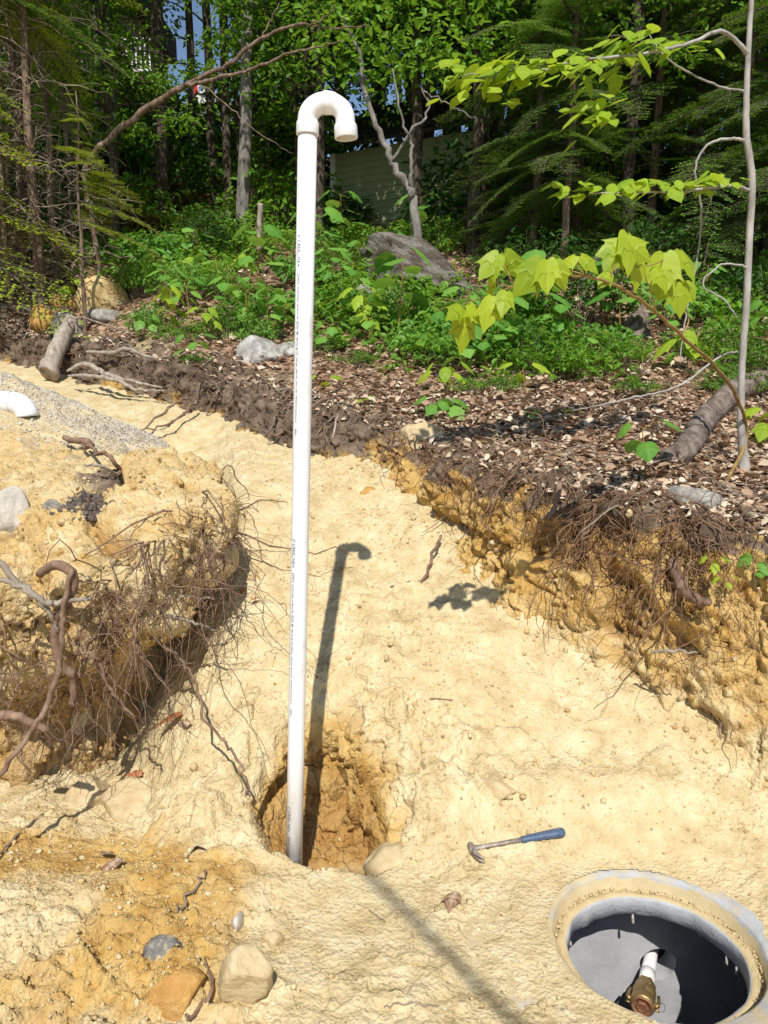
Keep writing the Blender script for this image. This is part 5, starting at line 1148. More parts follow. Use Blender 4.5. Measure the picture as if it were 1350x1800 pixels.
rng = np.random.RandomState(44); sx_ = list(COL.objects)
src = [o_ for o_ in sx_ if o_.name.startswith('seedling') and o_.type == 'EMPTY'][:20:3]
for px_, py_ in ((270, 505), (305, 590), (350, 500), (385, 520), (425, 590), (440, 545), (475, 600), (545, 560), (560, 500), (600, 590), (625, 500), (650, 640), (660, 585), (700, 600), (735, 590), (810, 590), (835, 600), (815, 670), (880, 640), (950, 610), (1030, 650), (600, 440), (420, 480), (480, 470), (310, 460), (1090, 600), (1210, 650), (340, 470)):
    c_ = copy_tree(src[rng.randint(len(src))]); p = hit(px_, py_, 1); c_.location = tuple(p); c_.rotation_euler = (0, 0, rng.uniform(0, 6)); k_ = rng.uniform(.7, 1.25); c_.scale = (k_, k_, k_)
    tag(c_, 'broad-leaved green seedling among many in the lit undergrowth', 'plant', 'broad-leaved seedlings crowding the lit undergrowth')
# bushy shrubs made of fine leaves
def shrub_mesh(seed, rad, h, n, per, size, mtl, asp=.5):
    rng = np.random.RandomState(seed); mb = MB(); C = []
    for i in range(n):
        a = rng.uniform(0, 6.28); r = rad*math.sqrt(rng.uniform()); top = np.array([r*math.cos(a), r*math.sin(a), h*rng.uniform(.35, 1)*(1-.4*(r/rad)**2)])
        W = wobble([np.array([top[0]*.3, top[1]*.3, -.03]), top*.55+rng.normal(0, .02, 3), top], .01, 6, seed+i); mb.tube(W, list(np.linspace(.006, .0018, 6)), 4, False); C.append(top); C.append(np.array(W[4]))
    v, f, t = cloud(np.array(C), per, rad*.28, h*.05, size, rng, asp, .6)
    return mb.mesh('stems', M_TWIG), mesh_np('foliage', v, f, mtl, True, {'tint': t})
SV = [shrub_mesh(1, .45, .45, 30, 14, .055, M_SEED), shrub_mesh(2, .5, .6, 34, 14, .06, M_LEAFB), shrub_mesh(3, .4, .35, 26, 16, .045, M_LEAFB, .42), shrub_mesh(4, .6, .8, 40, 14, .07, M_LEAFD), shrub_mesh(5, .5, .55, 24, 14, .13, M_FERN, .14), shrub_mesh(6, .5, .5, 30, 12, .09, M_SEED, .6)]
SH_ = [(285, 470, 5, 1.0, 'broad-leaved bush at the left of the green patch'), (330, 520, 0, .9, 'fine-leaved bright bush left of the tall pipe'), (410, 520, 2, .95, 'low fine-leaved bush left of the pipe, nearer the litter'), (250, 520, 1, .7, 'small green bush at the left end of the green patch'),
 (370, 450, 3, .9, 'dark bush behind the green patch'), (440, 450, 1, 1.0, 'leafy bush directly left of the pipe farther back'), (430, 360, 1, 1.1, 'bush on the slope below the blue sky patch'), (480, 330, 0, 1.1, 'bright bush left of the pipe high on the slope'), (350, 400, 2, 1.1, 'bush beside the orange earth patch'),
 (300, 380, 4, 1.1, 'clump of dry yellow fern on the left slope'), (220, 420, 4, 1.0, 'clump of reddish dead fern by the crooked tree'), (260, 350, 4, .9, 'pale dry fern clump under the leaning tree'), (420, 320, 4, .7, 'small dry fern clump high on the slope'), (150, 380, 3, 1.0, 'dark bush behind the crooked trunk'), (60, 440, 3, .9, 'dark bush at the foot of the reddish trunks'),
 (560, 450, 0, .8, 'bush right of the pipe at boulder height'), (600, 470, 2, .9, 'low bush right of the pipe, a little nearer'), (570, 560, 0, .7, 'soft green bush right of the pipe on the litter edge'), (620, 640, 2, .5, 'small low bush on the litter right of the pipe'), (700, 570, 0, .85, 'bush at the foot of the big boulder, left side'), (780, 580, 2, .9, 'bush at the foot of the big boulder, right side'), (765, 440, 1, .8, 'bush between the boulder and the shed'), (600, 400, 3, .8, 'dark bush at the left corner of the shed'),
 (840, 620, 5, .8, 'leafy bush on the left side of the shaded thicket'), (880, 560, 0, .8, 'fine-leaved bush beneath the leftmost maple leaves'), (900, 640, 1, .7, 'green bush at the front of the shaded thicket'), (960, 660, 1, .65, 'dark green bush at the front middle of the thicket'), (1000, 570, 3, .9, 'dark bush deep in the thicket'), (1080, 640, 1, .6, 'bush left of the grey stump'), (1180, 560, 5, .8, 'broad-leaved bush behind the grey stump'), (1250, 640, 1, .7, 'bush right of the grey stump'), (1340, 560, 3, .8, 'dark bush at the right edge'), (1345, 660, 1, .6, 'green bush at the right edge behind the log'),
 (1130, 500, 3, .9, 'dark bush behind the maple stem'), (930, 500, 3, .9, 'dark bush right of the big boulder'), (480, 560, 5, .6, 'broad-leaved low bush touching the pipe'), (355, 640, 2, .4, 'tiny leafy tuft on the bank edge among roots'), (300, 655, 2, .35, 'tiny grassy tuft on the bank edge at left'),
 (560, 620, 2, .6, 'low bright bush close right of the pipe foot of the undergrowth'), (600, 560, 1, .8, 'bright bush between the pipe and the round grey rock'), (660, 580, 0, .75, 'bright green bush in front of the round grey rock'), (730, 620, 5, .6, 'broad-leaved bush at the front of the green strip, centre'), (800, 640, 0, .8, 'bright bush left of the dark thicket, near the litter'), (850, 690, 2, .6, 'low bush at the lower tip of the thicket'), (930, 600, 1, .8, 'green bush under the middle of the maple branch'), (1040, 620, 5, .6, 'broad-leaved bush left of the stump, nearer'), (1010, 660, 1, .6, 'dark low bush at the front right of the thicket'),
 (270, 580, 0, .6, 'bright bush at the left front of the green patch'), (320, 600, 2, .6, 'low bright bush at the front of the green patch'), (395, 590, 1, .6, 'green bush at the front of the green patch, right part'), (440, 600, 0, .55, 'small bright bush left of the pipe at the litter edge'), (1110, 690, 2, .5, 'small low bush in front of the grey stump'), (1290, 690, 1, .5, 'small bush just left of the slender tree foot'), (540, 500, 5, .7, 'broad-leaved bush right behind the pipe')]
for k, (px_, py_, v_, s_, lb) in enumerate(SH_):
    p = hit(px_, py_, 1); e = empty('leafy_shrub', p-np.array([0, 0, .03]), lb, 'bush', None, k*1.3); e.scale = (s_, s_, s_*random.uniform(.85, 1.15)); link('stems', SV[v_][0], e); link('foliage', SV[v_][1], e)
for k, (px_, Y_, v_, s_) in enumerate(((20, 11, 3, 2.0), (110, 12.5, 3, 2.2), (215, 11.5, 1, 1.7), (260, 13, 3, 2.2), (330, 14.5, 1, 1.8), (395, 15.5, 3, 2.0), (450, 13.5, 1, 2.0), (490, 11.5, 1, 1.8), (520, 16, 3, 3.0), (300, 18, 3, 3.0), (380, 19, 1, 2.6), (450, 18, 3, 3.4), (150, 17, 3, 3.4), (60, 15, 3, 3.0), (880, 11, 3, 2.0), (960, 11.5, 3, 2.0), (1050, 10.8, 3, 1.9), (1150, 11.5, 3, 2.0), (1260, 11.2, 3, 2.0), (1340, 12, 3, 2.2), (420, 22, 3, 3.5), (340, 23, 3, 3.0))):
    e = empty('hillside_bush', onground(px_, Y_), 'dark leafy bush filling the wooded slope between the trunks', 'bush', 'dark bushes filling the wooded slope', k*1.1); e.scale = (s_, s_, s_); link('stems', SV[v_][0], e); link('foliage', SV[v_][1], e)
# ground cover that nobody could count
rng = np.random.RandomState(77); n = 6500
gx = rng.uniform(-7, 7, n); gy = 5.8+rng.beta(1.3, 2.2, n)*9; d_ = sdist(CREST, gx, gy)
pr = sst(-.25, .35, vn(gx*.9, gy*.9, 0, 55)+.25*sst(6.5, 8.5, gy))*sst(.7, 1.6, d_); kp = rng.uniform(0, 1, n) < pr
gx, gy = gx[kp], gy[kp]; gzv = H(gx, gy, 1); C = np.stack([gx, gy, gzv+rng.uniform(.03, .25, len(gx))], 1)
v, f, t = cloud(C, 9, .11, .03, .075, rng, .6, .5); o = link('undergrowth', mesh_np('undergrowth', v, f, M_LEAFB, True, {'tint': t})); tag(o, 'low green seedlings and weeds covering the forest floor', 'undergrowth', None, 'stuff')

# leaf litter, twigs, crumbs, fine roots
rng = np.random.RandomState(3); n = 74000
gy = 2.2+rng.beta(1.25, 2.0, n)*9.5; gx = rng.uniform(-1, 1, n)*(gy*.62+.5); d_ = sdist(CREST, gx, gy)
kp = rng.uniform(0, 1, n) < sst(.02, .5, d_+.22*vn(gx*3, gy*3, 0, 61))*(.45+.55*sst(-.3, .3, vn(gx*1.6, gy*1.6, 0, 62))); gx, gy, d_ = gx[kp], gy[kp], d_[kp]; n = len(gx)
P = np.stack([gx, gy, H(gx, gy, 2)+rng.uniform(.002, .02, n)], 1); a = rng.uniform(0, 6.28, n)
D = np.stack([np.cos(a), np.sin(a), rng.normal(0, .22, n)], 1); Nn = np.stack([rng.normal(0, .55, n), rng.normal(0, .55, n), np.ones(n)], 1); L = rng.gamma(5, .0086, n).clip(.012, .085)*np.where(rng.uniform(0, 1, n) < .4, .55, 1)
v, f, t = leaf_arrays(P, D, Nn, L, L*rng.uniform(.35, .95, n), rng.beta(2, 1.6, n), .22, -.12); v += 0
Qs = RB[5]; nn = 5200; ii = rng.randint(0, Qs.shape[0], nn); jj = (rng.uniform(.56, .99, nn)**.8*Qs.shape[1]).astype(int).clip(0, Qs.shape[1]-1); Pq = Qs[ii, jj]+[0, 0, .008]; a = rng.uniform(0, 6.28, nn)
v2, f2_, t2 = leaf_arrays(Pq, np.stack([np.cos(a), np.sin(a), rng.normal(0, .4, nn)], 1), np.stack([rng.normal(0, .6, nn), rng.normal(-.3, .6, nn), np.ones(nn)], 1), rng.gamma(5, .0075, nn).clip(.012, .07), rng.gamma(5, .005, nn).clip(.008, .04), rng.beta(2, 1.6, nn), .22, -.12)
f = np.concatenate([f, f2_+len(v)]); v = np.concatenate([v, v2]); t = np.concatenate([t, t2])
o = link('leaf_litter', mesh_np('leaf_litter', v, f, M_LITTER, False, {'tint': t})); tag(o, 'brown and tan dead leaves strewn over the forest floor', 'leaf litter', None, 'stuff')
mb = MB(); rng = np.random.RandomState(4)
for k in range(900):
    y_ = 2.6+rng.beta(1.2, 1.8)*6; x_ = rng.uniform(-1, 1)*(y_*.6); dd = float(sdist(CREST, np.array([x_]), np.array([y_]))[0])
    if dd < .05: continue
    a = rng.uniform(0, 6.28); l = rng.uniform(.05, .4); z_ = gz(x_, y_)+.012; p = np.array([x_, y_, z_]); q_ = np.array([x_+l*math.cos(a), y_+l*math.sin(a), gz(x_+l*math.cos(a), y_+l*math.sin(a))+rng.uniform(.01, .05)])
    mb.tube(wobble([p, (p+q_)/2+[0, 0, .01], q_], .006, 5, k), [.003, .0045, .004, .003, .0015], 4, False)
o = mb.build('fallen_twigs', M_TWIG); tag(o, 'small dead twigs scattered over the leaf litter', 'twigs', None, 'stuff')
# crumbs of sand and soil
ico = bmesh.new(); bmesh.ops.create_icosphere(ico, subdivisions=1, radius=1); IV = np.array([q_.co[:] for q_ in ico.verts]); IF = np.array([[q_.index for q_ in f_.verts] for f_ in ico.faces]); ico.free()
def crumbs(name, P, r, mtl, label, rng, attrs=None):
    n = len(P); v = IV[None]*(r[:, None, None])*rng.uniform(.6, 1.25, (n, 1, 3))*rng.uniform(.82, 1.12, (n, len(IV), 1))+P[:, None, :]
    f = IF[None]+(np.arange(n)*len(IV))[:, None, None]
    at_ = {k: np.repeat(a_, len(IV)) for k, a_ in (attrs or {}).items()}
    o = link(name, mesh_np(name, v.reshape(-1, 3), f.reshape(-1, 3), mtl, False, at_)); tag(o, label, name.replace('_', ' '), None, 'stuff')
rng = np.random.RandomState(8); n = 9000
gx = rng.uniform(-1.7, 2.0, n); gy = 1.7+rng.beta(1, 1.3, n)*3.2; z_, dc_, dm_, w_, m_ = H0(gx, gy)
dens = .12+.9*sst(-.45, -.1, dc_)*sst(.05, -.02, dc_)+.8*np.exp(-(((gx+.2)/.5)**2+((gy-2.85)/.3)**2))+.5*sst(-.45, -.8, gx)*sst(2.8, 2.5, gy)+.5*(m_ > .3)+.25*sst(.1, .5, vn(gx*2, gy*2, 0, 12))
kp = (rng.uniform(0, 1, n) < dens) & (np.hypot(gx-CX, gy-CY) > .42) & (w_ < .2); gx, gy, m_ = gx[kp], gy[kp], m_[kp]
r_ = rng.gamma(2.2, .0022, len(gx)).clip(.002, .018); hz__ = H(gx, gy, 2)
pm = np.exp(-(((gx+.2)/.34)**4+((gy-2.8)/.2)**4))
crumbs('sand_crumbs', np.stack([gx, gy, hz__+r_*.3], 1), r_, EARTH, 'crumbs and clods of moist sand scattered over the slope', rng, dict(clay=np.maximum(pm*.8, rng.uniform(0, .5, len(gx))), soil=0*gx, grav=0*gx, litt=0*gx, darker=pm*.5+.25*(rng.uniform(0, 1, len(gx)) < .15)))
n = 900; gx = rng.uniform(-.62, .22, n); gy = rng.uniform(2.5, 3.12, n); ks = S0(gx, gy); g2 = S0(gx, gy+.02)-S0(gx, gy-.02); kp = (rng.uniform(0, 1, n) < sst(.02, .06, np.abs(g2))+.12); gx, gy = gx[kp], gy[kp]
r_ = rng.gamma(2.0, .0035, len(gx)).clip(.003, .016); crumbs('pit_clods', np.stack([gx, gy, H(gx, gy, 2)-r_*.25], 1), r_, EARTH, 'crumbly clods of moist sandy earth on the walls of the dug hole', rng, dict(clay=rng.uniform(.0, .9, len(gx)), soil=0*gx, grav=0*gx, litt=0*gx, darker=rng.uniform(0, .35, len(gx))))
n = 3000; gx = rng.uniform(-3.2, -1.3, n); gy = rng.uniform(4.0, 5.6, n); kp = HEAP(gx, gy) > S0(gx, gy)-.02; gx, gy = gx[kp], gy[kp]
crumbs('gravel', np.stack([gx, gy, H(gx, gy, 2)+.002], 1), rng.uniform(.004, .011, len(gx)), M_ROCK_W, 'small pale gravel stones on the heap', rng)
rng = np.random.RandomState(87); n = 900; a = rng.uniform(0, 6.28, n); q_ = RI+.012+(RO-RI-.02)*rng.beta(1.5, 1, n); r_ = rng.gamma(2, .0012, n).clip(.001, .006)
M_SANDC = simple('loose_sand', [(.3, (.44, .33, .16)), (.6, (.58, .46, .26)), (.8, (.66, .56, .36))], 30, .95, 60, .5, .004)
o = link('ledge_sand', mesh_np('ledge_sand', (IV[None]*r_[:, None, None]*rng.uniform(.6, 1.3, (n, 1, 3))+np.stack([q_*np.cos(a), q_*np.sin(a), -.051+.012*((q_-RI)/(RO-RI))**3+0*q_], 1)[:, None, :]).reshape(-1, 3), (IF[None]+(np.arange(n)*len(IV))[:, None, None]).reshape(-1, 3), M_SANDC, False), tank); tag(o, kind='stuff')
n = 60000; rng = np.random.RandomState(88); gx = rng.uniform(-1.8, 2.0, n); gy = 1.68+rng.beta(1, 1.5, n)*3.4; z_, dc_, dm_, w_, m_ = H0(gx, gy)
dens = .10+.9*sst(.05, .6, vn(gx*3, gy*3, 0, 112)+.5*vn(gx*11, gy*11, 0, 113))+.5*sst(-.3, -.8, gx)*sst(2.9, 2.5, gy); kp = (rng.uniform(0, 1, n) < dens) & (np.hypot(gx-CX, gy-CY) > .36) & (w_ < .2); gx, gy = gx[kp], gy[kp]; r_ = rng.gamma(2.0, .0014, len(gx)).clip(.0015, .008)
IV0, IF0 = IV, IF; IV = np.array([(1, 0, 0), (-1, 0, 0), (0, 1, 0), (0, -1, 0), (0, 0, 1), (0, 0, -1)], float); IF = np.array([(0, 2, 4), (2, 1, 4), (1, 3, 4), (3, 0, 4), (2, 0, 5), (1, 2, 5), (3, 1, 5), (0, 3, 5)])
crumbs('sand_grains', np.stack([gx, gy, H(gx, gy, 2)+r_*.3], 1), r_, EARTH, 'fine grains and flakes of loose sand on the slope', rng, dict(clay=.5*sst(-.3, -.8, gx)*(rng.uniform(0, 1, len(gx)) < .5), soil=0*gx, grav=0*gx, litt=0*gx, darker=.3*(rng.uniform(0, 1, len(gx)) < .1)))
IV, IF = IV0, IF0
# bank clods
C_, N_, s_, DD_, ZZ_, QR = RB
def on_sheet(Q, i, j): return Q[int(np.clip(i, 0, Q.shape[0]-1)), int(np.clip(j, 0, Q.shape[1]-1))]
rng = np.random.RandomState(12)
for Q_, nn, nm, lab in ((QR, 2600, 'bank_crumbs', 'crumbly clods of clay and soil on the cut face of the right bank'), (LB[5], 1500, 'bank_crumbs', 'crumbly clods of yellow clay on the left bank')):
    ii = rng.randint(0, Q_.shape[0], nn); jj = (rng.beta(1.2, 1.0, nn)*Q_.shape[1]*.92).astype(int); P = Q_[ii, jj]; r_ = rng.gamma(2.5, .0032, nn).clip(.003, .024)
    t_ = jj/Q_.shape[1]
    crumbs(nm, P, r_, EARTH, lab, rng, dict(clay=rng.uniform(.2, .8, nn), soil=np.where(Q_ is QR, np.maximum(sst(.55, .75, t_), sst(4.2, 4.6, P[:, 1])), 0*t_), grav=0*t_, litt=0*t_, darker=.4*(rng.uniform(0, 1, nn) < .2)))
def strand(mb, p, d, l, r, rng, grav=.5, k=12, curl=.35):
    pts = [np.array(p, float)]; d = np.array(d, float); st = l/k
    for i in range(k):
        d = d+rng.normal(0, curl, 3)*[1, .7, .8]; d[2] -= grav*(.15+i/k*.35); d = d/np.linalg.norm(d); q_ = pts[-1]+d*st
        g = float(S0(q_[0:1], q_[1:2])[0])
        if q_[2] < g+.006: q_[2] = g+.006
        pts.append(q_)
    mb.tube(pts, list(np.linspace(r, r*.3, len(pts))), 4, False); return pts
def fringe(name, Q, specs, label, seed, mtl):
    rng = np.random.RandomState(seed); mb = MB(); nv_ = Q.shape[1]
    px_all = np.array([proj(Q[i, int(nv_*.62)])[0] for i in range(Q.shape[0])])
    for (pa, pb_, n, ja, jb, l, r) in specs:
        cand = np.where((px_all > pa) & (px_all < pb_) & (Q[:, 0, 1] < 7.5))[0]
        for k in range(n):
            i = cand[rng.randint(len(cand))]; j = int(rng.uniform(ja, jb)*nv_); p = Q[i, j]; tocam = unit(np.array([-p[0]*.6, -p[1], 0.0])); d = tocam*rng.uniform(.3, 1)+np.array([rng.normal(0, .5), 0, rng.uniform(-.5, .2)])
            pts = strand(mb, p, d, l*rng.uniform(.3, 1.4), r*rng.uniform(.35, 1.9), rng)
            for b in range(rng.randint(0, 4)):
                q_ = pts[rng.randint(3, 11)]; strand(mb, q_, rng.normal(0, 1, 3), l*.35*rng.uniform(.3, 1), r*.45, rng, .4, 7, .5)
    o = mb.build(name, mtl); tag(o, label, 'roots', None, 'stuff')
fringe('fine_roots', LB[5], [(150, 400, 60, .42, .66, .46, .0026), (230, 400, 40, .45, .70, .72, .0032), (-60, 220, 60, .25, .62, .40, .0028), (200, 400, 60, .4, .62, .22, .0016), (-60, 250, 50, .2, .6, .2, .0016), (255, 300, 34, .5, .66, .60, .0022), (330, 370, 30, .5, .66, .5, .0022), (170, 200, 40, .45, .6, .5, .0022)], 'tangle of fine brown roots hanging from the left bank', 5, M_ROOT)
fringe('fine_roots', QR, [(680, 840, 240, .52, .86, .28, .0022), (820, 1000, 130, .5, .84, .32, .0022), (1000, 1280, 120, .4, .84, .42, .0024), (1020, 1060, 30, .5, .8, .6, .0030), (1180, 1225, 40, .5, .8, .62, .0032), (880, 910, 25, .6, .8, .5, .0028), (1150, 1350, 80, .2, .75, .3, .002), (700, 1300, 120, .62, .86, .16, .0034), (560, 700, 40, .5, .85, .2, .002)], 'fine brown roots hanging from the face of the right bank', 6, M_ROOTF)
fringe('fine_roots', QR, [(120, 330, 60, .4, .9, .25, .0028), (330, 620, 130, .4, .9, .25, .0026)], 'dark fine roots sticking out of the far soil bank', 7, M_ROOT)
fringe('bank_twigs', QR, [(120, 690, 90, .45, .95, .32, .0048), (690, 1200, 40, .65, .95, .28, .0045)], 'broken twigs and root ends sticking out along the soil edge', 9, M_TWIG)
# russet dead leaves on the sand
rl = lobed_leaf('dead_leaf', MAPLE_OUT, M_RED, .9, .5, .5); bl = lobed_leaf('dead_leaf', MAPLE_OUT, M_LITTER, .5, .5, .22)
for (px_, py_, sz, me_, rz_, lb) in ((428, 1048, .085, rl, .6, 'russet curled leaf on the ramp right of the left bank'), (455, 1058, .04, rl, 2.2, 'scrap of russet leaf beside the curled one on the ramp'), (318, 1262, .10, rl, 2.0, 'russet leaf caught among the hanging roots'), (333, 1283, .05, bl, 1.0, 'pale leaf scrap below the russet leaf among the roots'), (212, 1520, .10, bl, 2.4, 'brown shrivelled leaf on the sand at lower left'), (190, 1512, .07, bl, .4, 'curled brown leaf piece beside the shrivelled one'), (800, 1582, .08, bl, 2.8, 'dry torn leaf on the sand left of the hatch'), (1105, 758, .05, rl, 1.0, 'reddish leaf in the litter by the log'), (250, 1368, .06, rl, 1.6, 'orange leaf strip below the hanging roots'), (770, 1398, .05, bl, .8, 'brown leaf crumb on the ledge right of the hole')):
    p = hit(px_, py_, 2); o = link('fallen_leaf', me_, None, (p[0], p[1], p[2]+.022), (R(random.uniform(-15, 25)), R(random.uniform(-20, 20)), rz_), sz); tag(o, lb, 'leaf')
# dark clump of rooty soil on the left bank
rng = np.random.RandomState(21); c_ = np.array(hit(150, 935, 1))+[0, 0, .075]; n = 1500
a = rng.uniform(0, 6.28, n); q_ = np.sqrt(rng.uniform(0, 1, n)); P = np.stack([.19*q_*np.cos(a), .13*q_*np.sin(a), .085*(1-q_**1.6)*rng.uniform(.5, 1, n)], 1)*(1+.3*vn(np.cos(a)*2, np.sin(a)*2, 0, 9))[:, None]; r_ = rng.gamma(2.2, .0036, n).clip(.003, .02)
v = IV[None]*(r_[:, None, None])*rng.uniform(.6, 1.25, (n, 1, 3))*rng.uniform(.8, 1.15, (n, len(IV), 1))+P[:, None, :]; f = IF[None]+(np.arange(n)*len(IV))[:, None, None]
M_SOILC = simple('grey_brown_soil', [(.3, (.05, .04, .034)), (.5, (.12, .098, .085)), (.75, (.24, .20, .175))], 30, .95, 50, .8, .008)
cl = empty('soil_clump', c_, 'dark grey clump of rooty soil on top of the left bank', 'soil clump')
tag(link('crumbs', mesh_np('crumbs', v.reshape(-1, 3), f.reshape(-1, 3), M_SOILC, False), cl), kind='stuff')
mb = MB()
for k in range(220):
    j = rng.randint(n); pts = [P[j]]; d = rng.normal(0, 1, 3)*[1, 1, .4]+[0, -.4, .2]
    for i in range(6): d = d+rng.normal(0, .5, 3); pts.append(pts[-1]+unit(d)*.014)
    mb.tube(pts, [.0016]*4+[.001, .0008, .0005], 3, False)
tag(mb.build('rootlets', M_ROOT, cl), kind='stuff')

# ---------------------------------------------------------------- buildings up the slope
def wall_pts(px0, py0, px1, py1, Y): a = at(px0, py0, Y); b = at(px1, py1, Y); return a, b
sh_a = at(590, 300, 12.6); sh_b = at(836, 300, 11.4); base_z = at(700, 392, 11.9)[2]; eave = at(700, 246, 11.9)[2]
shed = empty('garden_shed', (sh_a[0], sh_a[1], base_z-.3), 'sage green clapboard shed with a dark roof half hidden in the trees', 'shed')
dirv = Vector((sh_b[0]-sh_a[0], sh_b[1]-sh_a[1], 0)); WL = dirv.length; dirv.normalize(); shed.rotation_euler = (0, 0, math.atan2(dirv.y, dirv.x)); HH = eave-base_z+.3
nb = 15; bh = HH/nb
bmm = MB(); bmm.add([(0, 0, 0), (WL, 0, 0), (WL, .012, bh*.98), (0, .012, bh*.98), (0, .02, 0), (WL, .02, 0), (WL, .02, bh*.98), (0, .02, bh*.98)], [(0, 1, 2, 3), (4, 7, 6, 5), (0, 4, 5, 1), (3, 2, 6, 7), (0, 3, 7, 4), (1, 5, 6, 2)])
bme = bmm.mesh('siding_board', M_SIDING, False)
for k in range(nb): link('siding_board', bme, shed, (0, 0, k*bh))
mb = MB(); mb.box((-.04, .02, HH/2), (.09, .09, HH)); mb.build('corner_board', M_WHITE, shed, False)
mb = MB(); mb.box((WL+.04, .02, HH/2), (.09, .09, HH)); mb.build('corner_board', M_SIDING, shed, False)
mb = MB(); mb.box((WL/2, 1.2, HH/2), (WL, 2.3, HH)); mb.build('shed_body', M_SIDING, shed, False)
mb = MB(); Ms = Matrix.Rotation(R(32), 3, 'X'); mb.box((WL/2, .55, HH+.52), (WL+.5, 1.9, .05), Ms); mb.build('roof', M_SHING, shed, False)
sg = MB(); sg.box((0, 0, 0), (.24, .17, .012), Ms); sgm = sg.mesh('shingle', M_SHING, False); 
for r_ in range(8):
    for k in range(int((WL+.4)/.25)):
        yy_ = -.80+r_*.205; link('shingle', sgm, shed, (-.15+k*.25+(r_ % 2)*.12, .55+yy_*math.cos(R(32))-.02, HH+.52+yy_*math.sin(R(32))+.036), (0, 0, random.uniform(-.02, .02)))
# house with white-railed deck
Yd = 24.0; d0 = at(-40, 132, Yd); d1 = at(286, 132, Yd); W_ = d1[0]-d0[0]; dk = empty('deck_house', (d0[0], Yd, d0[2]), 'house with a raised deck and white railing high at the upper left', 'house')
mb = MB(); mb.box((W_/2, 1.2, -.12), (W_, 2.4, .2)); mb.build('deck_floor', M_DECKW, dk, False)
mb = MB(); mb.box((W_/2, 0, .95), (W_, .09, .07)); mb.build('top_rail', M_WHITE, dk, False)
mb = MB(); mb.box((W_/2, 0, .12), (W_, .06, .06)); mb.build('bottom_rail', M_WHITE, dk, False)
mb = MB(); mb.box((0, 0, .53), (.045, .04, .78)); bme = mb.mesh('baluster', M_WHITE, False)
for k in range(int(W_/.13)): link('baluster', bme, dk, (.06+k*.13, 0, 0))
mb = MB(); mb.box((0, 0, .5), (.13, .13, 1.1)); bme = mb.mesh('rail_post', M_WHITE, False)
for k in range(5): link('rail_post', bme, dk, (.07+k*(W_-.14)/4, 0, 0))
mb = MB(); mb.box((0, 0, -1.8), (.16, .16, 3.3)); bme = mb.mesh('support_post', M_DECKW, False)
for k in range(5): link('support_post', bme, dk, (.1+k*(W_-.2)/4, .1, 0))
mb = MB(); mb.box((0, 0, -.9), (.04, .04, 1.4)); bme = mb.mesh('skirt_slat', M_DECKW, False)
for k in range(int(W_/.11)): link('skirt_slat', bme, dk, (.05+k*.11, .2, 0))
mb = MB(); mb.box((W_/2-1.2, 5.0, .2), (W_-1.2, 5, 6.0)); mb.build('wall', M_TAN, dk, False)
mb = MB(); mb.box((W_/2-1.2, 5.0, 3.6), (W_-.6, 5.6, .9)); mb.build('roof', M_SHING, dk, False)
mb = MB(); mb.box((W_-3.0, 2.48, 1.2), (1.4, .06, 1.3)); win = mb.build('window', M_WHITE, dk, False)
mb = MB(); mb.box((W_-3.0, 2.44, 1.2), (1.2, .04, 1.1)); mb.build('pane', M_GLASS, win, False)
# pale building far behind, through the trunks
p = at(372, 250, 21.0); ph = empty('pale_house', (p[0], p[1], p[2]), 'pale blue-white building glimpsed between the trunks left of the pipe', 'house')
mb = MB(); mb.box((0, 1.5, .45), (1.15, 3, .9)); mb.build('wall', M_BLUEW, ph, False)
mb = MB(); mb.add([(-.7, -.1, .85), (.7, -.1, .85), (0, -.1, 1.25), (-.7, 3.1, .85), (.7, 3.1, .85), (0, 3.1, 1.25)], [(0, 1, 2), (3, 5, 4), (0, 2, 5, 3), (1, 4, 5, 2), (0, 3, 4, 1)]); mb.build('roof', M_WHITE, ph, False)
mb = MB(); mb.box((.1, -.02, .4), (.3, .04, .35)); mb.build('window', M_GLASS, ph, False)
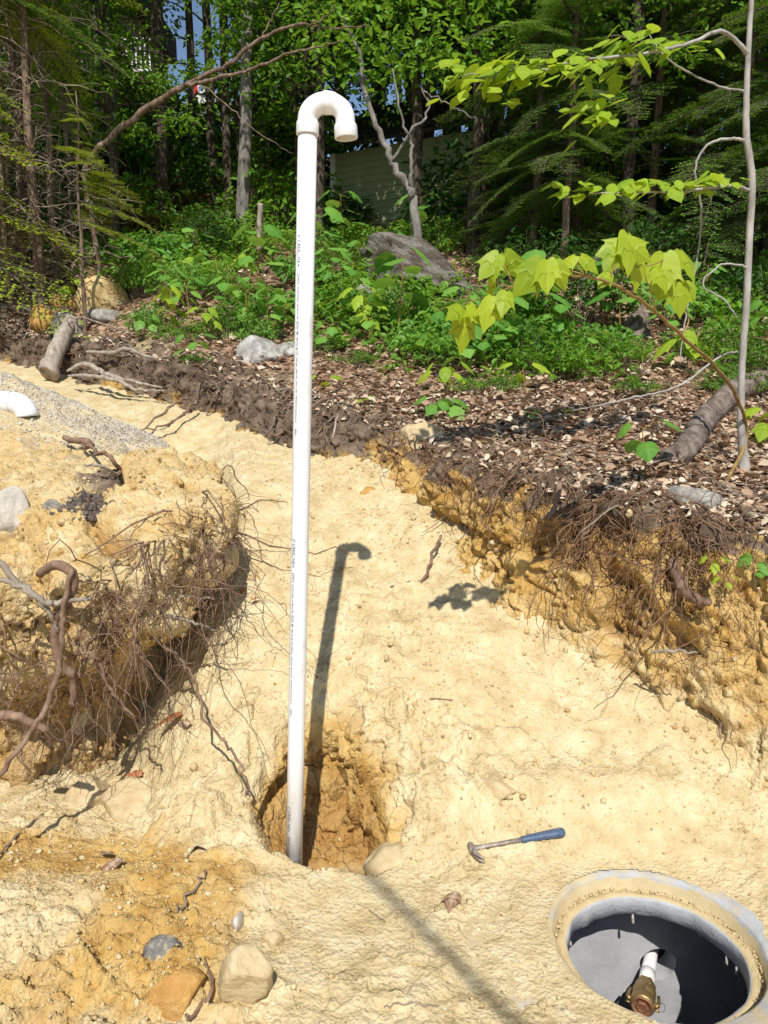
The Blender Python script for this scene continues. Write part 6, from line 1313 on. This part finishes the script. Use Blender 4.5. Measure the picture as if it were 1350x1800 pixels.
# grey-roofed outbuilding at right
p = at(1020, 385, 15.0); q_ = at(1440, 385, 15.0); WB = q_[0]-p[0]; hb = at(1020, 300, 15.0)[2]-p[2]
ob_ = empty('outbuilding', p, 'low pale blue outbuilding with grey metal roof behind the right-hand trees', 'building')
mb = MB(); mb.box((WB/2, 1.5, hb/2-.3), (WB, 3, hb+.6)); mb.build('wall', M_BLUEW, ob_, False)
mb = MB(); mb.add([(WB*.42, -.25, hb), (WB+.2, -.25, hb), (WB+.2, 1.5, hb+.75), (WB*.46, 1.5, hb+.75), (WB*.42, -.25, hb-.06), (WB+.2, -.25, hb-.06), (WB+.2, 1.5, hb+.69), (WB*.46, 1.5, hb+.69)], [(0, 1, 2, 3), (4, 7, 6, 5), (0, 4, 5, 1), (1, 5, 6, 2), (2, 6, 7, 3), (3, 7, 4, 0)]); mb.build('roof', M_GROOF, ob_, False)
mb = MB(); mb.box((WB*.56, -.03, hb*.5), (.7, .05, hb*.45)); mb.build('window', M_GLASS, ob_, False)
mb = MB(); mb.box((.35, -.15, hb*.4), (.09, .05, .5)); mb.build('white_post', M_WHITE, ob_, False)
# red strap and white ring hanging in the trees
p = at(347, 148, 12.0); rr_ = empty('hanging_ring', p, 'small white ring on a red strap hanging by the blue sky patch', 'ring')
mb = MB(); mb.tube([(.05+.05*math.cos(k*math.pi/10), 0, -.07+.05*math.sin(k*math.pi/10)) for k in range(21)], .018, 8, False); mb.build('ring', M_WHITE, rr_)
mb = MB(); mb.box((-.02, .0, -.02), (.05, .04, .22)); mb.build('strap', M_REDP, rr_, False)
# overhead service cable: only its soft shadow reaches the picture
def up_sun(p, h): t = (h-p[2])/SD.z; return np.array([p[0]+SD.x*t, p[1]+SD.y*t, h])
ca = up_sun(np.array(hit(655, 1545)), 5.6); cb_ = up_sun(np.array(hit(905, 1800)), 5.3); cd = unit(cb_-ca)
mb = MB(); cb2 = cb_+cd*3.0; mb.tube([ca-cd*.12, cb2], .017, 8); o = mb.build('overhead_cable', M_BLACK); tag(o, 'thick black cable hanging overhead behind the viewer, casting a soft shadow line', 'cable')
